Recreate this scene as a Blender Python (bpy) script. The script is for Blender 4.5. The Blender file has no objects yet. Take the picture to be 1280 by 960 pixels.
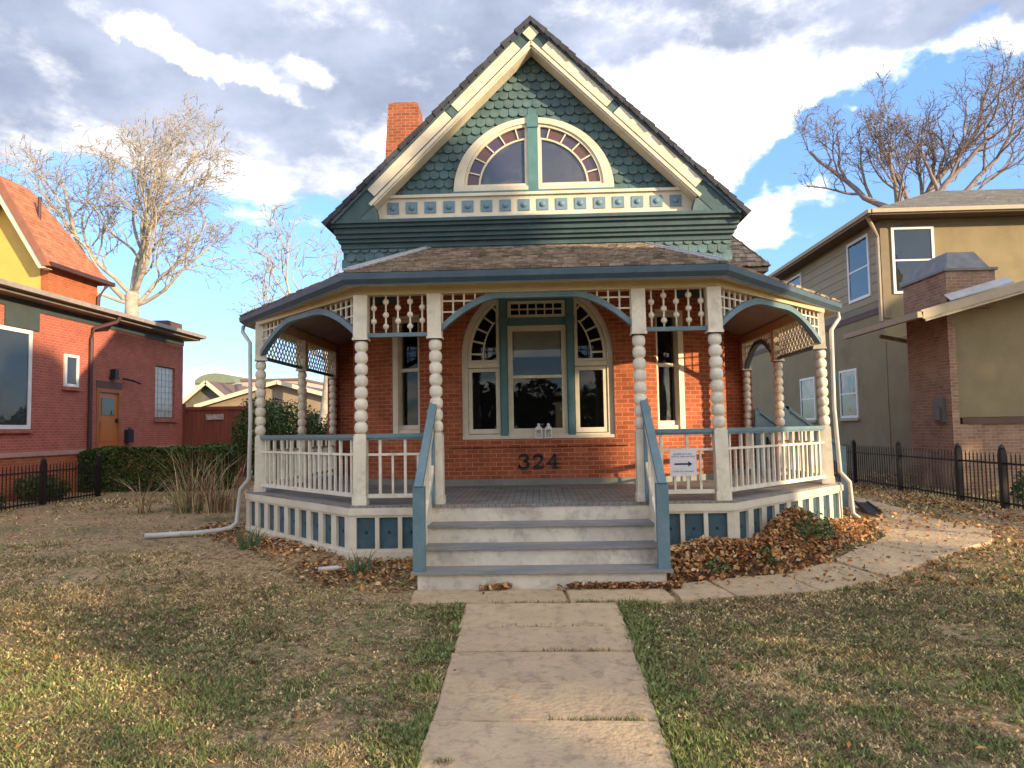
import bpy, math, random
import numpy as np
from math import sin, cos, pi, radians, sqrt, atan, atan2, exp
from mathutils import Matrix, Vector
from mathutils.geometry import tessellate_polygon

random.seed(7); rng = np.random.default_rng(7)
S = bpy.context.scene
COL = S.collection

# ---------------------------------------------------------------- camera
cd = bpy.data.cameras.new("camera"); cam = bpy.data.objects.new("camera", cd); COL.objects.link(cam)
cd.sensor_width = 36.0; cd.lens = 36.0 * 900 / 1280; cd.clip_start = 0.1; cd.clip_end = 3000
cam.matrix_world = (Matrix.Translation((0, 0, 1.76)) @ Matrix.Rotation(radians(2.034), 4, 'Z')
                    @ Matrix.Rotation(radians(93.596), 4, 'X') @ Matrix.Rotation(radians(-1.0), 4, 'Z'))
S.camera = cam
S.view_settings.view_transform = 'Standard'; S.view_settings.look = 'None'
S.view_settings.exposure = 1.22; S.view_settings.gamma = 1.0; S.view_settings.use_curve_mapping = False
S.cycles.max_bounces = 6; S.cycles.diffuse_bounces = 3; S.cycles.glossy_bounces = 3
S.cycles.transparent_max_bounces = 12; S.cycles.use_denoising = True

# ---------------------------------------------------------------- sun
SUN_AZ = radians(127); SUN_EL = radians(13)
SD = Vector((sin(SUN_AZ) * cos(SUN_EL), cos(SUN_AZ) * cos(SUN_EL), sin(SUN_EL)))
sl = bpy.data.lights.new("sun", 'SUN'); sl.energy = 3.8; sl.angle = radians(0.6); sl.color = (1.0, 0.77, 0.48)
so = bpy.data.objects.new("sun", sl); COL.objects.link(so)
so.rotation_euler = (-SD).to_track_quat('-Z', 'Y').to_euler()

# ---------------------------------------------------------------- world: Nishita sky with clouds laid out by direction
W = bpy.data.worlds.new("World"); S.world = W; W.use_nodes = True
nt = W.node_tree; N = nt.nodes; L = nt.links
for n in list(N): N.remove(n)
def nd(t, **k):
    n = N.new(t)
    for a, b in k.items(): setattr(n, a, b)
    return n
def sock(i, v):
    if hasattr(v, 'links') or isinstance(v, bpy.types.NodeSocket): L.new(v, i)
    else: i.default_value = v
def mth(op, a, b=None, c=None, clamp=False):
    n = nd('ShaderNodeMath', operation=op, use_clamp=clamp); sock(n.inputs[0], a)
    if b is not None: sock(n.inputs[1], b)
    if c is not None: sock(n.inputs[2], c)
    return n.outputs[0]
def mixc(fac, a, b):
    n = nd('ShaderNodeMix', data_type='RGBA'); sock(n.inputs[0], fac)
    for i, v in ((6, a), (7, b)):
        if isinstance(v, tuple): n.inputs[i].default_value = (*v, 1)
        else: L.new(v, n.inputs[i])
    return n.outputs[2]
def smooth(x, lo, hi):
    n = nd('ShaderNodeMapRange', interpolation_type='SMOOTHSTEP'); sock(n.inputs[0], x)
    n.inputs[1].default_value = lo; n.inputs[2].default_value = hi
    return n.outputs[0]
sky = nd('ShaderNodeTexSky', sky_type='NISHITA'); sky.sun_disc = False
sky.sun_elevation = SUN_EL; sky.sun_rotation = SUN_AZ; sky.air_density = 1.0; sky.dust_density = 0.6; sky.ozone_density = 2.0
tc = nd('ShaderNodeTexCoord'); D = tc.outputs['Generated']
sp = nd('ShaderNodeSeparateXYZ'); L.new(D, sp.inputs[0]); dx, dy, dz = sp.outputs
nw = nd('ShaderNodeTexNoise'); nw.inputs['Scale'].default_value = 6.5; nw.inputs['Detail'].default_value = 8; nw.inputs['Roughness'].default_value = .58; L.new(D, nw.inputs['Vector'])
ws = nd('ShaderNodeSeparateXYZ'); L.new(nw.outputs['Color'], ws.inputs[0])
AZ = mth('ADD', mth('ARCTAN2', dx, dy), mth('MULTIPLY_ADD', ws.outputs[0], .22, -.11)); EL = mth('ADD', mth('ARCSINE', dz), mth('MULTIPLY_ADD', ws.outputs[1], .14, -.07))
# cloud noise on a layer seen from below
den = mth('ADD', mth('MAXIMUM', dz, 0.0), 0.22)
cv = nd('ShaderNodeCombineXYZ'); L.new(mth('DIVIDE', dx, den), cv.inputs[0]); L.new(mth('DIVIDE', dy, den), cv.inputs[1])
n1 = nd('ShaderNodeTexNoise'); n1.inputs['Scale'].default_value = 2.3; n1.inputs['Detail'].default_value = 9; n1.inputs['Roughness'].default_value = .58
L.new(cv.outputs[0], n1.inputs['Vector'])
n3 = nd('ShaderNodeTexNoise'); n3.inputs['Scale'].default_value = 7.0; n3.inputs['Detail'].default_value = 10; n3.inputs['Roughness'].default_value = .6
mp = nd('ShaderNodeMapping'); mp.inputs['Scale'].default_value = (1, 1, 1.9); L.new(D, mp.inputs[0]); L.new(mp.outputs[0], n3.inputs['Vector'])
n2 = nd('ShaderNodeTexNoise'); n2.inputs['Scale'].default_value = .9; n2.inputs['Detail'].default_value = 5
L.new(cv.outputs[0], n2.inputs['Vector'])
def azel(px, py):                      # direction of a cloud, given as tangents from the house axis
    a = atan((px - 673) / 900); h = 536 - .0175 * (px - 673)
    return a, atan((h - py) / 900 * cos(a))
def blob(px, py, rx, ry, w, rot=0):
    a, e = azel(px, py); ca = cos(a) ** 2
    da = mth('SUBTRACT', AZ, a); de = mth('SUBTRACT', EL, e)
    c, s = cos(radians(rot)), sin(radians(rot))
    u = mth('ADD', mth('MULTIPLY', da, c), mth('MULTIPLY', de, s)); v = mth('SUBTRACT', mth('MULTIPLY', de, c), mth('MULTIPLY', da, s))
    u = mth('DIVIDE', u, rx / 900 * ca); v = mth('DIVIDE', v, ry / 900)
    q = mth('ADD', mth('MULTIPLY', u, u), mth('MULTIPLY', v, v))
    return mth('MULTIPLY', mth('EXPONENT', mth('MULTIPLY', q, -1.0)), w)
def total(bl):
    t = None
    for b in bl:
        v = blob(*b); t = v if t is None else mth('ADD', t, v)
    return t
cover = total([(300, 110, 420, 120, .75), (100, 60, 400, 120, .5), (700, 20, 700, 80, .8), (1150, 25, 400, 55, .75), (850, 150, 140, 105, .95),
               (960, 285, 60, 45, .8), (560, 150, 200, 120, .45), (20, 190, 150, 50, .4), (970, 182, 22, 12, .45), (1050, 147, 14, 8, .5), (880, 215, 60, 14, .4, 10),
               (330, 275, 110, 26, .2), (170, 320, 170, 16, .2), (290, 488, 240, 20, .6), (1000, 265, 50, 30, .35), (930, 140, 60, 30, .35)])
holes = total([(240, 250, 230, 30, .5, -6), (1120, 180, 200, 62, 1.0), (985, 215, 60, 40, .35), (300, 370, 260, 75, .55), (60, 245, 120, 30, .4), (930, 260, 30, 30, .3), (20, 195, 60, 14, .2)])
nn = mth('MULTIPLY_ADD', n3.outputs[0], .55, mth('MULTIPLY', n1.outputs[0], .6))
dens = mth('SUBTRACT', mth('ADD', mth('MULTIPLY_ADD', nn, 3.8, -2.2), cover), holes)
alpha = smooth(dens, .10, .62)
white = total([(860, 160, 150, 90, 1.3), (235, 45, 115, 11, 1.7, -19), (385, 75, 35, 16, .9), (960, 285, 70, 60, 1.3), (1190, 80, 260, 16, 1.0, 8), (1000, 110, 100, 22, .8), (975, 182, 40, 22, .9),
               (1050, 147, 20, 14, .9), (320, 285, 240, 45, .5), (290, 488, 320, 35, 1.3), (40, 190, 200, 60, .35), (890, 215, 70, 25, 1.0), (480, 190, 90, 40, .5)])
wf = smooth(mth('ADD', mth('MULTIPLY_ADD', n3.outputs[0], 2.4, -1.2), white), .08, .9)
gray = mixc(smooth(n1.outputs[0], .35, .68), (1.8, 2.1, 2.85), (3.2, 3.5, 4.4))
wcol = (8.4, 8.3, 8.2)
ccol = mixc(wf, gray, wcol)
front = smooth(dy, -.2, .35)          # behind the viewer: broken noise cloud, raised bright and warm as fill
back_a = smooth(n1.outputs[0], .42, .62)
back_c = mixc(smooth(n2.outputs[0], .35, .65), (9.5, 8.4, 6.9), (14.5, 12.8, 10.6))
skyc = mixc(1.0, sky.outputs[0], sky.outputs[0])
sk2 = nd('ShaderNodeMix', data_type='RGBA', blend_type='MULTIPLY'); sk2.inputs[0].default_value = 1
L.new(sky.outputs[0], sk2.inputs[6]); sk2.inputs[7].default_value = (1.05, 1.22, 1.5, 1)
skyb = mixc(mth('MULTIPLY', smooth(dz, -.05, .1), .35), sk2.outputs[2], (1.9, 3.7, 7.4))
A = nd('ShaderNodeMix', data_type='FLOAT'); L.new(front, A.inputs[0]); L.new(back_a, A.inputs[2]); L.new(alpha, A.inputs[3])
CC = mixc(front, back_c, ccol)
fin = mixc(A.outputs[0], skyb, CC)
bg = nd('ShaderNodeBackground'); bg.inputs[1].default_value = 0.10; L.new(fin, bg.inputs[0])
wo = nd('ShaderNodeOutputWorld'); L.new(bg.outputs[0], wo.inputs[0])

# ---------------------------------------------------------------- materials
MATS = {}
def material(name, base, col2=None, nscale=3.0, detail=6, rough=.6, bump=0.0, bscale=60, contrast=(.35, .65), island=0.0,
             stain=None, stain_amt=.5, stain_scale=1.2, spec=.4, streak=False, metallic=0.0):
    if name in MATS: return MATS[name]
    m = bpy.data.materials.new(name); m.use_nodes = True; t = m.node_tree; n = t.nodes; l = t.links
    b = n['Principled BSDF']; b.inputs['Roughness'].default_value = rough; b.inputs['Specular IOR Level'].default_value = spec
    b.inputs['Metallic'].default_value = metallic
    tc = n.new('ShaderNodeTexCoord'); vec = tc.outputs['Object']
    if streak:
        mp = n.new('ShaderNodeMapping'); mp.inputs['Scale'].default_value = (1, 1, .12) if streak is True else streak; l.new(vec, mp.inputs[0]); vec = mp.outputs[0]
    nz = n.new('ShaderNodeTexNoise'); nz.inputs['Scale'].default_value = nscale; nz.inputs['Detail'].default_value = detail; nz.inputs['Roughness'].default_value = .62; l.new(vec, nz.inputs['Vector'])
    mr = n.new('ShaderNodeMapRange'); mr.inputs[1].default_value, mr.inputs[2].default_value = contrast; l.new(nz.outputs[0], mr.inputs[0])
    mx = n.new('ShaderNodeMix'); mx.data_type = 'RGBA'; l.new(mr.outputs[0], mx.inputs[0])
    mx.inputs[6].default_value = (*base, 1); mx.inputs[7].default_value = (*(col2 or tuple(c * .8 for c in base)), 1)
    out = mx.outputs[2]
    if stain:
        s = n.new('ShaderNodeTexNoise'); s.inputs['Scale'].default_value = stain_scale; s.inputs['Detail'].default_value = 8; s.inputs['Roughness'].default_value = .7; l.new(tc.outputs['Object'], s.inputs['Vector'])
        sr = n.new('ShaderNodeMapRange'); sr.inputs[1].default_value = .5; sr.inputs[2].default_value = .72; sr.inputs[4].default_value = stain_amt; l.new(s.outputs[0], sr.inputs[0])
        m2 = n.new('ShaderNodeMix'); m2.data_type = 'RGBA'; l.new(sr.outputs[0], m2.inputs[0]); l.new(out, m2.inputs[6]); m2.inputs[7].default_value = (*stain, 1); out = m2.outputs[2]
    if island:
        g = n.new('ShaderNodeNewGeometry'); ma = n.new('ShaderNodeMapRange'); l.new(g.outputs['Random Per Island'], ma.inputs[0]); ma.inputs[3].default_value = 1 - island; ma.inputs[4].default_value = 1 + island
        vm = n.new('ShaderNodeVectorMath'); vm.operation = 'SCALE'; l.new(out, vm.inputs[0]); l.new(ma.outputs[0], vm.inputs['Scale']); out = vm.outputs[0]
    l.new(out, b.inputs['Base Color'])
    if bump:
        bn = n.new('ShaderNodeTexNoise'); bn.inputs['Scale'].default_value = bscale; bn.inputs['Detail'].default_value = 5; l.new(vec, bn.inputs['Vector'])
        bm = n.new('ShaderNodeBump'); bm.inputs['Strength'].default_value = bump; bm.inputs['Distance'].default_value = .02; l.new(bn.outputs[0], bm.inputs['Height']); l.new(bm.outputs[0], b.inputs['Normal'])
    MATS[name] = m; return m
def brick_mat(name, c1, c2, mortar, w=.2, h=.072, ms=.008, stain=None, rough=.85, bump=.9, offset=.5, var=.35):
    m = bpy.data.materials.new(name); m.use_nodes = True; t = m.node_tree; n = t.nodes; l = t.links
    b = n['Principled BSDF']; b.inputs['Roughness'].default_value = rough; b.inputs['Specular IOR Level'].default_value = .2
    uv = n.new('ShaderNodeUVMap'); br = n.new('ShaderNodeTexBrick'); br.offset = offset
    dn = n.new('ShaderNodeTexNoise'); dn.inputs['Scale'].default_value = 3; l.new(uv.outputs[0], dn.inputs['Vector'])
    dv = n.new('ShaderNodeVectorMath'); dv.operation = 'MULTIPLY_ADD'; l.new(dn.outputs['Color'], dv.inputs[0]); dv.inputs[1].default_value = (.01, .008, 0); l.new(uv.outputs[0], dv.inputs[2])
    l.new(dv.outputs[0], br.inputs['Vector'])
    br.inputs['Scale'].default_value = 1; br.inputs['Brick Width'].default_value = w; br.inputs['Row Height'].default_value = h
    br.inputs['Mortar Size'].default_value = ms; br.inputs['Mortar Smooth'].default_value = .25; br.inputs['Bias'].default_value = -.1
    br.inputs['Color1'].default_value = (*c1, 1); br.inputs['Color2'].default_value = (*c2, 1); br.inputs['Mortar'].default_value = (*mortar, 1)
    nz = n.new('ShaderNodeTexNoise'); nz.inputs['Scale'].default_value = 2.2; nz.inputs['Detail'].default_value = 8; nz.inputs['Roughness'].default_value = .7; l.new(uv.outputs[0], nz.inputs['Vector'])
    mr = n.new('ShaderNodeMapRange'); mr.inputs[1].default_value = .3; mr.inputs[2].default_value = .7; mr.inputs[3].default_value = 1 - var; mr.inputs[4].default_value = 1 + var * .7; l.new(nz.outputs[0], mr.inputs[0])
    vm = n.new('ShaderNodeVectorMath'); vm.operation = 'SCALE'; l.new(br.outputs[0], vm.inputs[0]); l.new(mr.outputs[0], vm.inputs['Scale'])
    l.new(vm.outputs[0], b.inputs['Base Color'])
    iv = n.new('ShaderNodeMath'); iv.operation = 'SUBTRACT'; iv.inputs[0].default_value = 1; l.new(br.outputs['Fac'], iv.inputs[1])
    f2 = n.new('ShaderNodeTexNoise'); f2.inputs['Scale'].default_value = 70; l.new(uv.outputs[0], f2.inputs['Vector'])
    ad = n.new('ShaderNodeMath'); ad.operation = 'MULTIPLY_ADD'; l.new(f2.outputs[0], ad.inputs[0]); ad.inputs[1].default_value = .35; l.new(iv.outputs[0], ad.inputs[2])
    bm = n.new('ShaderNodeBump'); bm.inputs['Strength'].default_value = bump; bm.inputs['Distance'].default_value = .012; l.new(ad.outputs[0], bm.inputs['Height']); l.new(bm.outputs[0], b.inputs['Normal'])
    MATS[name] = m; return m
def glass_mat(name, tint, dark, tr=.75, wav=.25, refl=.93):
    m = bpy.data.materials.new(name); m.use_nodes = True; t = m.node_tree; n = t.nodes; l = t.links
    for x in list(n): n.remove(x)
    o = n.new('ShaderNodeOutputMaterial'); fr = n.new('ShaderNodeFresnel'); fr.inputs[0].default_value = 1.6
    gl = n.new('ShaderNodeBsdfGlossy'); gl.inputs['Roughness'].default_value = .02; gl.inputs[0].default_value = (refl*.97, refl, refl*1.02, 1)
    tc = n.new('ShaderNodeTexCoord'); nz = n.new('ShaderNodeTexNoise'); nz.inputs['Scale'].default_value = 1.7; l.new(tc.outputs['Object'], nz.inputs['Vector'])
    bm = n.new('ShaderNodeBump'); bm.inputs['Strength'].default_value = wav; bm.inputs['Distance'].default_value = .03; l.new(nz.outputs[0], bm.inputs['Height']); l.new(bm.outputs[0], gl.inputs['Normal'])
    trn = n.new('ShaderNodeBsdfTransparent'); trn.inputs[0].default_value = (*tint, 1)
    df = n.new('ShaderNodeBsdfDiffuse'); df.inputs[0].default_value = (*dark, 1)
    m1 = n.new('ShaderNodeMixShader'); m1.inputs[0].default_value = tr; l.new(df.outputs[0], m1.inputs[1]); l.new(trn.outputs[0], m1.inputs[2])
    m2 = n.new('ShaderNodeMixShader'); l.new(fr.outputs[0], m2.inputs[0]); l.new(m1.outputs[0], m2.inputs[1]); l.new(gl.outputs[0], m2.inputs[2]); l.new(m2.outputs[0], o.inputs[0])
    MATS[name] = m; return m

cream = material("cream_paint", (.66, .59, .45), (.56, .49, .36), nscale=2.5, bump=.12, bscale=35, stain=(.33, .27, .19), stain_amt=.4, stain_scale=3.5, rough=.55)
white = material("white_paint", (.76, .68, .53), (.63, .56, .43), nscale=3, bump=.15, bscale=40, stain=(.33, .28, .22), stain_amt=.6, stain_scale=7, rough=.55)
yellowc = material("warm_cream_paint", (.52, .42, .24), (.45, .36, .2), nscale=2, rough=.6, bump=.1)
blue = material("slate_blue_paint", (.095, .165, .19), (.13, .205, .225), nscale=4, bump=.2, bscale=40, stain=(.27, .25, .24), stain_amt=.4, stain_scale=7, rough=.5)
gutter = material("gutter_blue_paint", (.048, .083, .115), (.07, .11, .14), nscale=4, bump=.1, rough=.5)
green = material("teal_green_paint", (.030, .066, .076), (.045, .088, .095), nscale=3, bump=.15, stain=(.09, .12, .10), stain_amt=.35, stain_scale=4, rough=.55)
scale_m = material("teal_shingle_paint", (.055, .108, .118), (.09, .15, .155), nscale=5, bump=.3, bscale=45, island=.22, rough=.6, stain=(.12, .17, .13), stain_amt=.4, stain_scale=2.5)
panelb = material("blue_panel_paint", (.045, .098, .118), (.032, .072, .09), nscale=5, bump=.2, rough=.55, stain=(.14, .18, .18), stain_amt=.3, stain_scale=6)
brickm = brick_mat("red_brick", (.36, .10, .044), (.26, .062, .028), (.47, .20, .115), stain=None)
brick_far = brick_mat("rose_brick", (.44, .12, .08), (.37, .095, .06), (.48, .23, .17), w=.2, h=.072, var=.2)
brick_or = brick_mat("orange_brick", (.42, .12, .05), (.36, .09, .04), (.48, .2, .1), var=.2)
brick_tan = brick_mat("brown_brick", (.27, .15, .09), (.35, .22, .145), (.38, .29, .21), var=.3)
brick_chim = brick_mat("chimney_brick", (.33, .095, .042), (.22, .058, .028), (.36, .22, .14), var=.3)
deckm = material("worn_deck_paint", (.19, .20, .19), (.25, .20, .15), nscale=1.3, bump=.3, bscale=25, contrast=(.42, .6), stain=(.22, .13, .08), stain_amt=.55, stain_scale=1.1, rough=.6, streak=(4, 1, 1))
deckb = brick_mat("deck_boards", (.21, .215, .20), (.25, .21, .165), (.07, .06, .05), w=.085, h=2.9, ms=.004, offset=.37, rough=.65, bump=.5, var=.45)
treadm = material("worn_tread_paint", (.17, .185, .195), (.25, .23, .205), nscale=3, bump=.35, bscale=30, contrast=(.4, .62), stain=(.36, .33, .29), stain_amt=.55, stain_scale=4, rough=.6, streak=(.3, 1, 1))
riserm = material("worn_riser_paint", (.68, .60, .46), (.52, .45, .36), nscale=2.2, bump=.25, bscale=30, contrast=(.4, .65), stain=(.27, .22, .17), stain_amt=.85, stain_scale=4.5, rough=.6)
shake = material("cedar_shake", (.31, .235, .165), (.16, .115, .08), nscale=9, bump=.5, bscale=50, island=.45, rough=.85, streak=(1, .4, 1), stain=(.30, .24, .18), stain_amt=.5, stain_scale=3)
flash = material("flashing_metal", (.46, .45, .44), (.36, .35, .35), nscale=5, rough=.45, spec=.5)
darkroof = material("dark_shingle", (.030, .034, .048), (.05, .05, .06), nscale=14, bump=.4, bscale=60, island=.3, rough=.9)
grayroof = material("gray_shingle", (.13, .125, .11), (.19, .18, .16), nscale=12, bump=.4, bscale=60, island=.2, rough=.9)
orangeroof = material("orange_shingle", (.40, .16, .08), (.30, .12, .065), nscale=12, bump=.4, bscale=50, island=.2, rough=.85)
stucco = material("olive_stucco", (.27, .215, .12), (.225, .18, .098), nscale=1.2, bump=.35, bscale=70, rough=.9, stain=(.15, .11, .065), stain_amt=.4, stain_scale=.9)
trimtan = material("tan_trim", (.38, .31, .21), (.33, .27, .18), nscale=4, rough=.6)
browntrim = material("brown_trim", (.12, .065, .045), (.09, .05, .035), nscale=4, rough=.7)
whiteframe = material("white_vinyl", (.72, .71, .68), (.66, .65, .62), nscale=3, rough=.4)
ironm = material("black_iron", (.008, .006, .006), (.014, .009, .008), nscale=8, rough=.5)
blackm = material("black_metal", (.012, .012, .014), (.02, .02, .02), nscale=8, rough=.5)
doorm = material("orange_wood_door", (.50, .16, .025), (.40, .12, .02), nscale=5, rough=.4, streak=True)
plasticw = material("white_downspout", (.52, .49, .44), (.42, .39, .35), nscale=4, rough=.4, stain=(.4, .36, .3), stain_amt=.4)
redwood = material("red_wood_fence", (.24, .06, .035), (.17, .045, .03), nscale=5, rough=.8, streak=True)
interior = material("dark_interior", (.012, .011, .010), (.02, .017, .015), nscale=1.5, rough=.9)
blindm = material("window_blind", (.70, .70, .64), (.55, .55, .50), nscale=2, rough=.8)
pane = glass_mat("window_glass", (.85, .88, .86), (.012, .012, .012), .92, .04, .55)
panefar = glass_mat("reflecting_glass", (.4, .45, .45), (.035, .04, .04), .1)
skyglass = glass_mat("attic_glass", (.3, .33, .36), (.06, .07, .10), .1)
amber = material("amber_glass", (.10, .035, .025), (.06, .025, .035), nscale=14, rough=.12, spec=.6, island=.5)
bark_l = material("pale_bark", (.42, .37, .30), (.27, .235, .19), nscale=3, rough=.9, bump=.4, bscale=12)
bark_r = material("grey_pink_bark", (.27, .215, .20), (.17, .14, .13), nscale=3, rough=.9, bump=.4, bscale=12)
stone = material("flagstone", (.52, .37, .21), (.41, .29, .165), nscale=2.2, bump=.8, bscale=26, contrast=(.3, .7), rough=.9, stain=(.17, .12, .08), stain_amt=.75, stain_scale=9, island=.08)
# ---------------------------------------------------------------- mesh helpers
def set_uv(me):
    nl = len(me.loops)
    if not nl: return
    co = np.empty(len(me.vertices) * 3); me.vertices.foreach_get('co', co); co = co.reshape(-1, 3)
    vi = np.empty(nl, int); me.loops.foreach_get('vertex_index', vi)
    nf = len(me.polygons); no = np.empty(nf * 3); me.polygons.foreach_get('normal', no); no = no.reshape(-1, 3)
    tot = np.empty(nf, int); me.polygons.foreach_get('loop_total', tot)
    t = np.stack([-no[:, 1], no[:, 0], np.zeros(nf)], 1); ln = np.linalg.norm(t, axis=1); flat = ln < .05
    t[flat] = (1, 0, 0); t[~flat] /= ln[~flat][:, None]
    b = np.cross(no, t); T = np.repeat(t, tot, 0); B = np.repeat(b, tot, 0); P = co[vi]
    uv = np.stack([(P * T).sum(1), (P * B).sum(1)], 1)
    lay = me.uv_layers.new(name='UVMap'); lay.data.foreach_set('uv', uv.ravel())
class MB:
    def __init__(s, M=None): s.v = []; s.f = []; s.m = []; s.M = M; s.mi = 0
    def add(s, vs, fs, mi=None):
        o = len(s.v)
        if s.M is not None: vs = [tuple(s.M @ Vector(p)) for p in vs]
        s.v += [tuple(p) for p in vs]; s.f += [tuple(i + o for i in f) for f in fs]; s.m += [s.mi if mi is None else mi] * len(fs)
        return s
    def box(s, x0, x1, y0, y1, z0, z1):
        return s.add([(x0,y0,z0),(x1,y0,z0),(x1,y1,z0),(x0,y1,z0),(x0,y0,z1),(x1,y0,z1),(x1,y1,z1),(x0,y1,z1)],
                     [(0,3,2,1),(4,5,6,7),(0,1,5,4),(1,2,6,5),(2,3,7,6),(3,0,4,7)])
    def bar(s, p, q, w, h, up=(0,0,1)):
        p = Vector(p); q = Vector(q); d = (q - p).normalized(); u = Vector(up); r = d.cross(u).normalized(); u = r.cross(d).normalized()
        vs = []
        for c in (p, q):
            for a, b in ((-1,-1),(1,-1),(1,1),(-1,1)): vs.append(c + r*(a*w/2) + u*(b*h/2))
        return s.add(vs, [(0,3,2,1),(4,5,6,7),(0,1,5,4),(1,2,6,5),(2,3,7,6),(3,0,4,7)][:0] + [(3,2,1,0),(4,5,6,7),(0,1,5,4),(1,2,6,5),(2,3,7,6),(3,0,4,7)])
    def plate(s, out, holes=(), y0=0, y1=.05):      # polygon in x,z pushed from y0 (front) to y1 (back)
        loops = [list(out)] + [list(h) for h in holes]; pts = [p for l in loops for p in l]
        tris = tessellate_polygon([[Vector((p[0], p[1], 0)) for p in l] for l in loops])
        n = len(pts); vs = [(p[0], y0, p[1]) for p in pts] + [(p[0], y1, p[1]) for p in pts]; fs = []
        for t in tris:
            a, b, c = [pts[i] for i in t]; ar = (b[0]-a[0])*(c[1]-a[1]) - (b[1]-a[1])*(c[0]-a[0])
            if abs(ar) < 1e-12: continue
            if ar < 0: t = t[::-1]
            fs.append(tuple(t)); fs.append(tuple(i + n for i in t[::-1]))
        o = 0
        for k, l in enumerate(loops):
            ar = sum(l[i][0]*l[(i+1) % len(l)][1] - l[(i+1) % len(l)][0]*l[i][1] for i in range(len(l)))
            for i in range(len(l)):
                a, b = o + i, o + (i+1) % len(l); q = (a, a+n, b+n, b)
                if (ar > 0) == (k == 0): pass
                else: q = q[::-1]
                fs.append(q if k == 0 or True else q)
            o += len(l)
        return s.add(vs, fs)
    def lathe(s, x, y, prof, n=16, z=0):
        vs = [(x + r*cos(2*pi*i/n), y + r*sin(2*pi*i/n), z + h) for r, h in prof for i in range(n)]; fs = []
        for k in range(len(prof)-1):
            for i in range(n): j = (i+1) % n; fs.append((k*n+i, k*n+j, (k+1)*n+j, (k+1)*n+i))
        fs.append(tuple(range(n))[::-1]); fs.append(tuple((len(prof)-1)*n+i for i in range(n)))
        return s.add(vs, fs)
    def tube(s, pts, rad, n=8):
        pts = [Vector(p) for p in pts]
        if not hasattr(rad, '__len__'): rad = [rad]*len(pts)
        vs = []; ref = Vector((.12, .31, .94)).normalized()
        for i, p in enumerate(pts):
            d = (pts[min(i+1, len(pts)-1)] - pts[max(i-1, 0)]).normalized()
            if abs(d.dot(ref)) > .97: ref = Vector((.9, .1, .2)).normalized()
            a = d.cross(ref).normalized(); b = d.cross(a).normalized()
            vs += [p + (a*cos(2*pi*k/n) + b*sin(2*pi*k/n))*rad[i] for k in range(n)]
        fs = [(k*n+i, k*n+(i+1) % n, (k+1)*n+(i+1) % n, (k+1)*n+i) for k in range(len(pts)-1) for i in range(n)]
        fs.append(tuple(range(n))[::-1]); fs.append(tuple((len(pts)-1)*n+i for i in range(n)))
        return s.add(vs, fs)
    def build(s, name, mats, parent=None, smooth=False):
        me = bpy.data.meshes.new(name); me.from_pydata(s.v, [], s.f); me.validate()
        if not isinstance(mats, (list, tuple)): mats = [mats]
        for m in mats: me.materials.append(m)
        if len(mats) > 1 and len(me.polygons) == len(s.m): me.polygons.foreach_set('material_index', s.m)
        if smooth: me.polygons.foreach_set('use_smooth', [True]*len(me.polygons))
        me.update(); set_uv(me)
        o = bpy.data.objects.new(name, me); COL.objects.link(o)
        if parent is not None: o.parent = parent; o.matrix_parent_inverse = WINV(parent)
        return o
def WINV(p):
    M = Matrix.Translation(p.location) @ p.rotation_euler.to_matrix().to_4x4()
    q = p.parent
    return (M.inverted() if q is None else Matrix.Identity(4))
def tag(o, label=None, cat=None, group=None, kind=None):
    for k, v in (('label', label), ('category', cat), ('group', group), ('kind', kind)):
        if v: o[k] = v
    return o
def thing(name, loc, label, cat, group=None):
    o = bpy.data.objects.new(name, None); COL.objects.link(o); o.location = loc; o.empty_display_size = .3
    return tag(o, label, cat, group)
def frame(p0, p1, z=0):
    p0 = Vector((*p0, z)); p1 = Vector((*p1, z)); X = (p1-p0).normalized(); Z = Vector((0,0,1)); Y = Z.cross(X)
    return Matrix(((X.x, Y.x, 0, p0.x), (X.y, Y.y, 0, p0.y), (0, 0, 1, z), (0, 0, 0, 1))), (p1-p0).length
def arc(cx, cz, rx, rz, a0, a1, n=24): return [(cx + rx*cos(radians(a0+(a1-a0)*i/n)), cz + rz*sin(radians(a0+(a1-a0)*i/n))) for i in range(n+1)]
def rect(x0, x1, z0, z1): return [(x0, z0), (x1, z0), (x1, z1), (x0, z1)]
def raw(name, V, F, mats, mi=None, parent=None, smooth=False):
    """V (n,3), F (m,k) constant-size faces, straight from numpy"""
    me = bpy.data.meshes.new(name); k = F.shape[1]; me.vertices.add(len(V)); me.vertices.foreach_set('co', V.astype(np.float32).ravel())
    me.loops.add(F.size); me.loops.foreach_set('vertex_index', F.astype(np.int32).ravel()); me.polygons.add(len(F))
    me.polygons.foreach_set('loop_start', np.arange(0, F.size, k, dtype=np.int32)); me.polygons.foreach_set('loop_total', np.full(len(F), k, dtype=np.int32))
    for m in (mats if isinstance(mats, (list, tuple)) else [mats]): me.materials.append(m)
    if mi is not None: me.polygons.foreach_set('material_index', mi.astype(np.int32))
    if smooth: me.polygons.foreach_set('use_smooth', np.ones(len(F), bool))
    me.update(calc_edges=True)
    o = bpy.data.objects.new(name, me); COL.objects.link(o)
    if parent is not None: o.parent = parent; o.matrix_parent_inverse = WINV(parent)
    return o
_perm = rng.random((64, 64))
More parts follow.
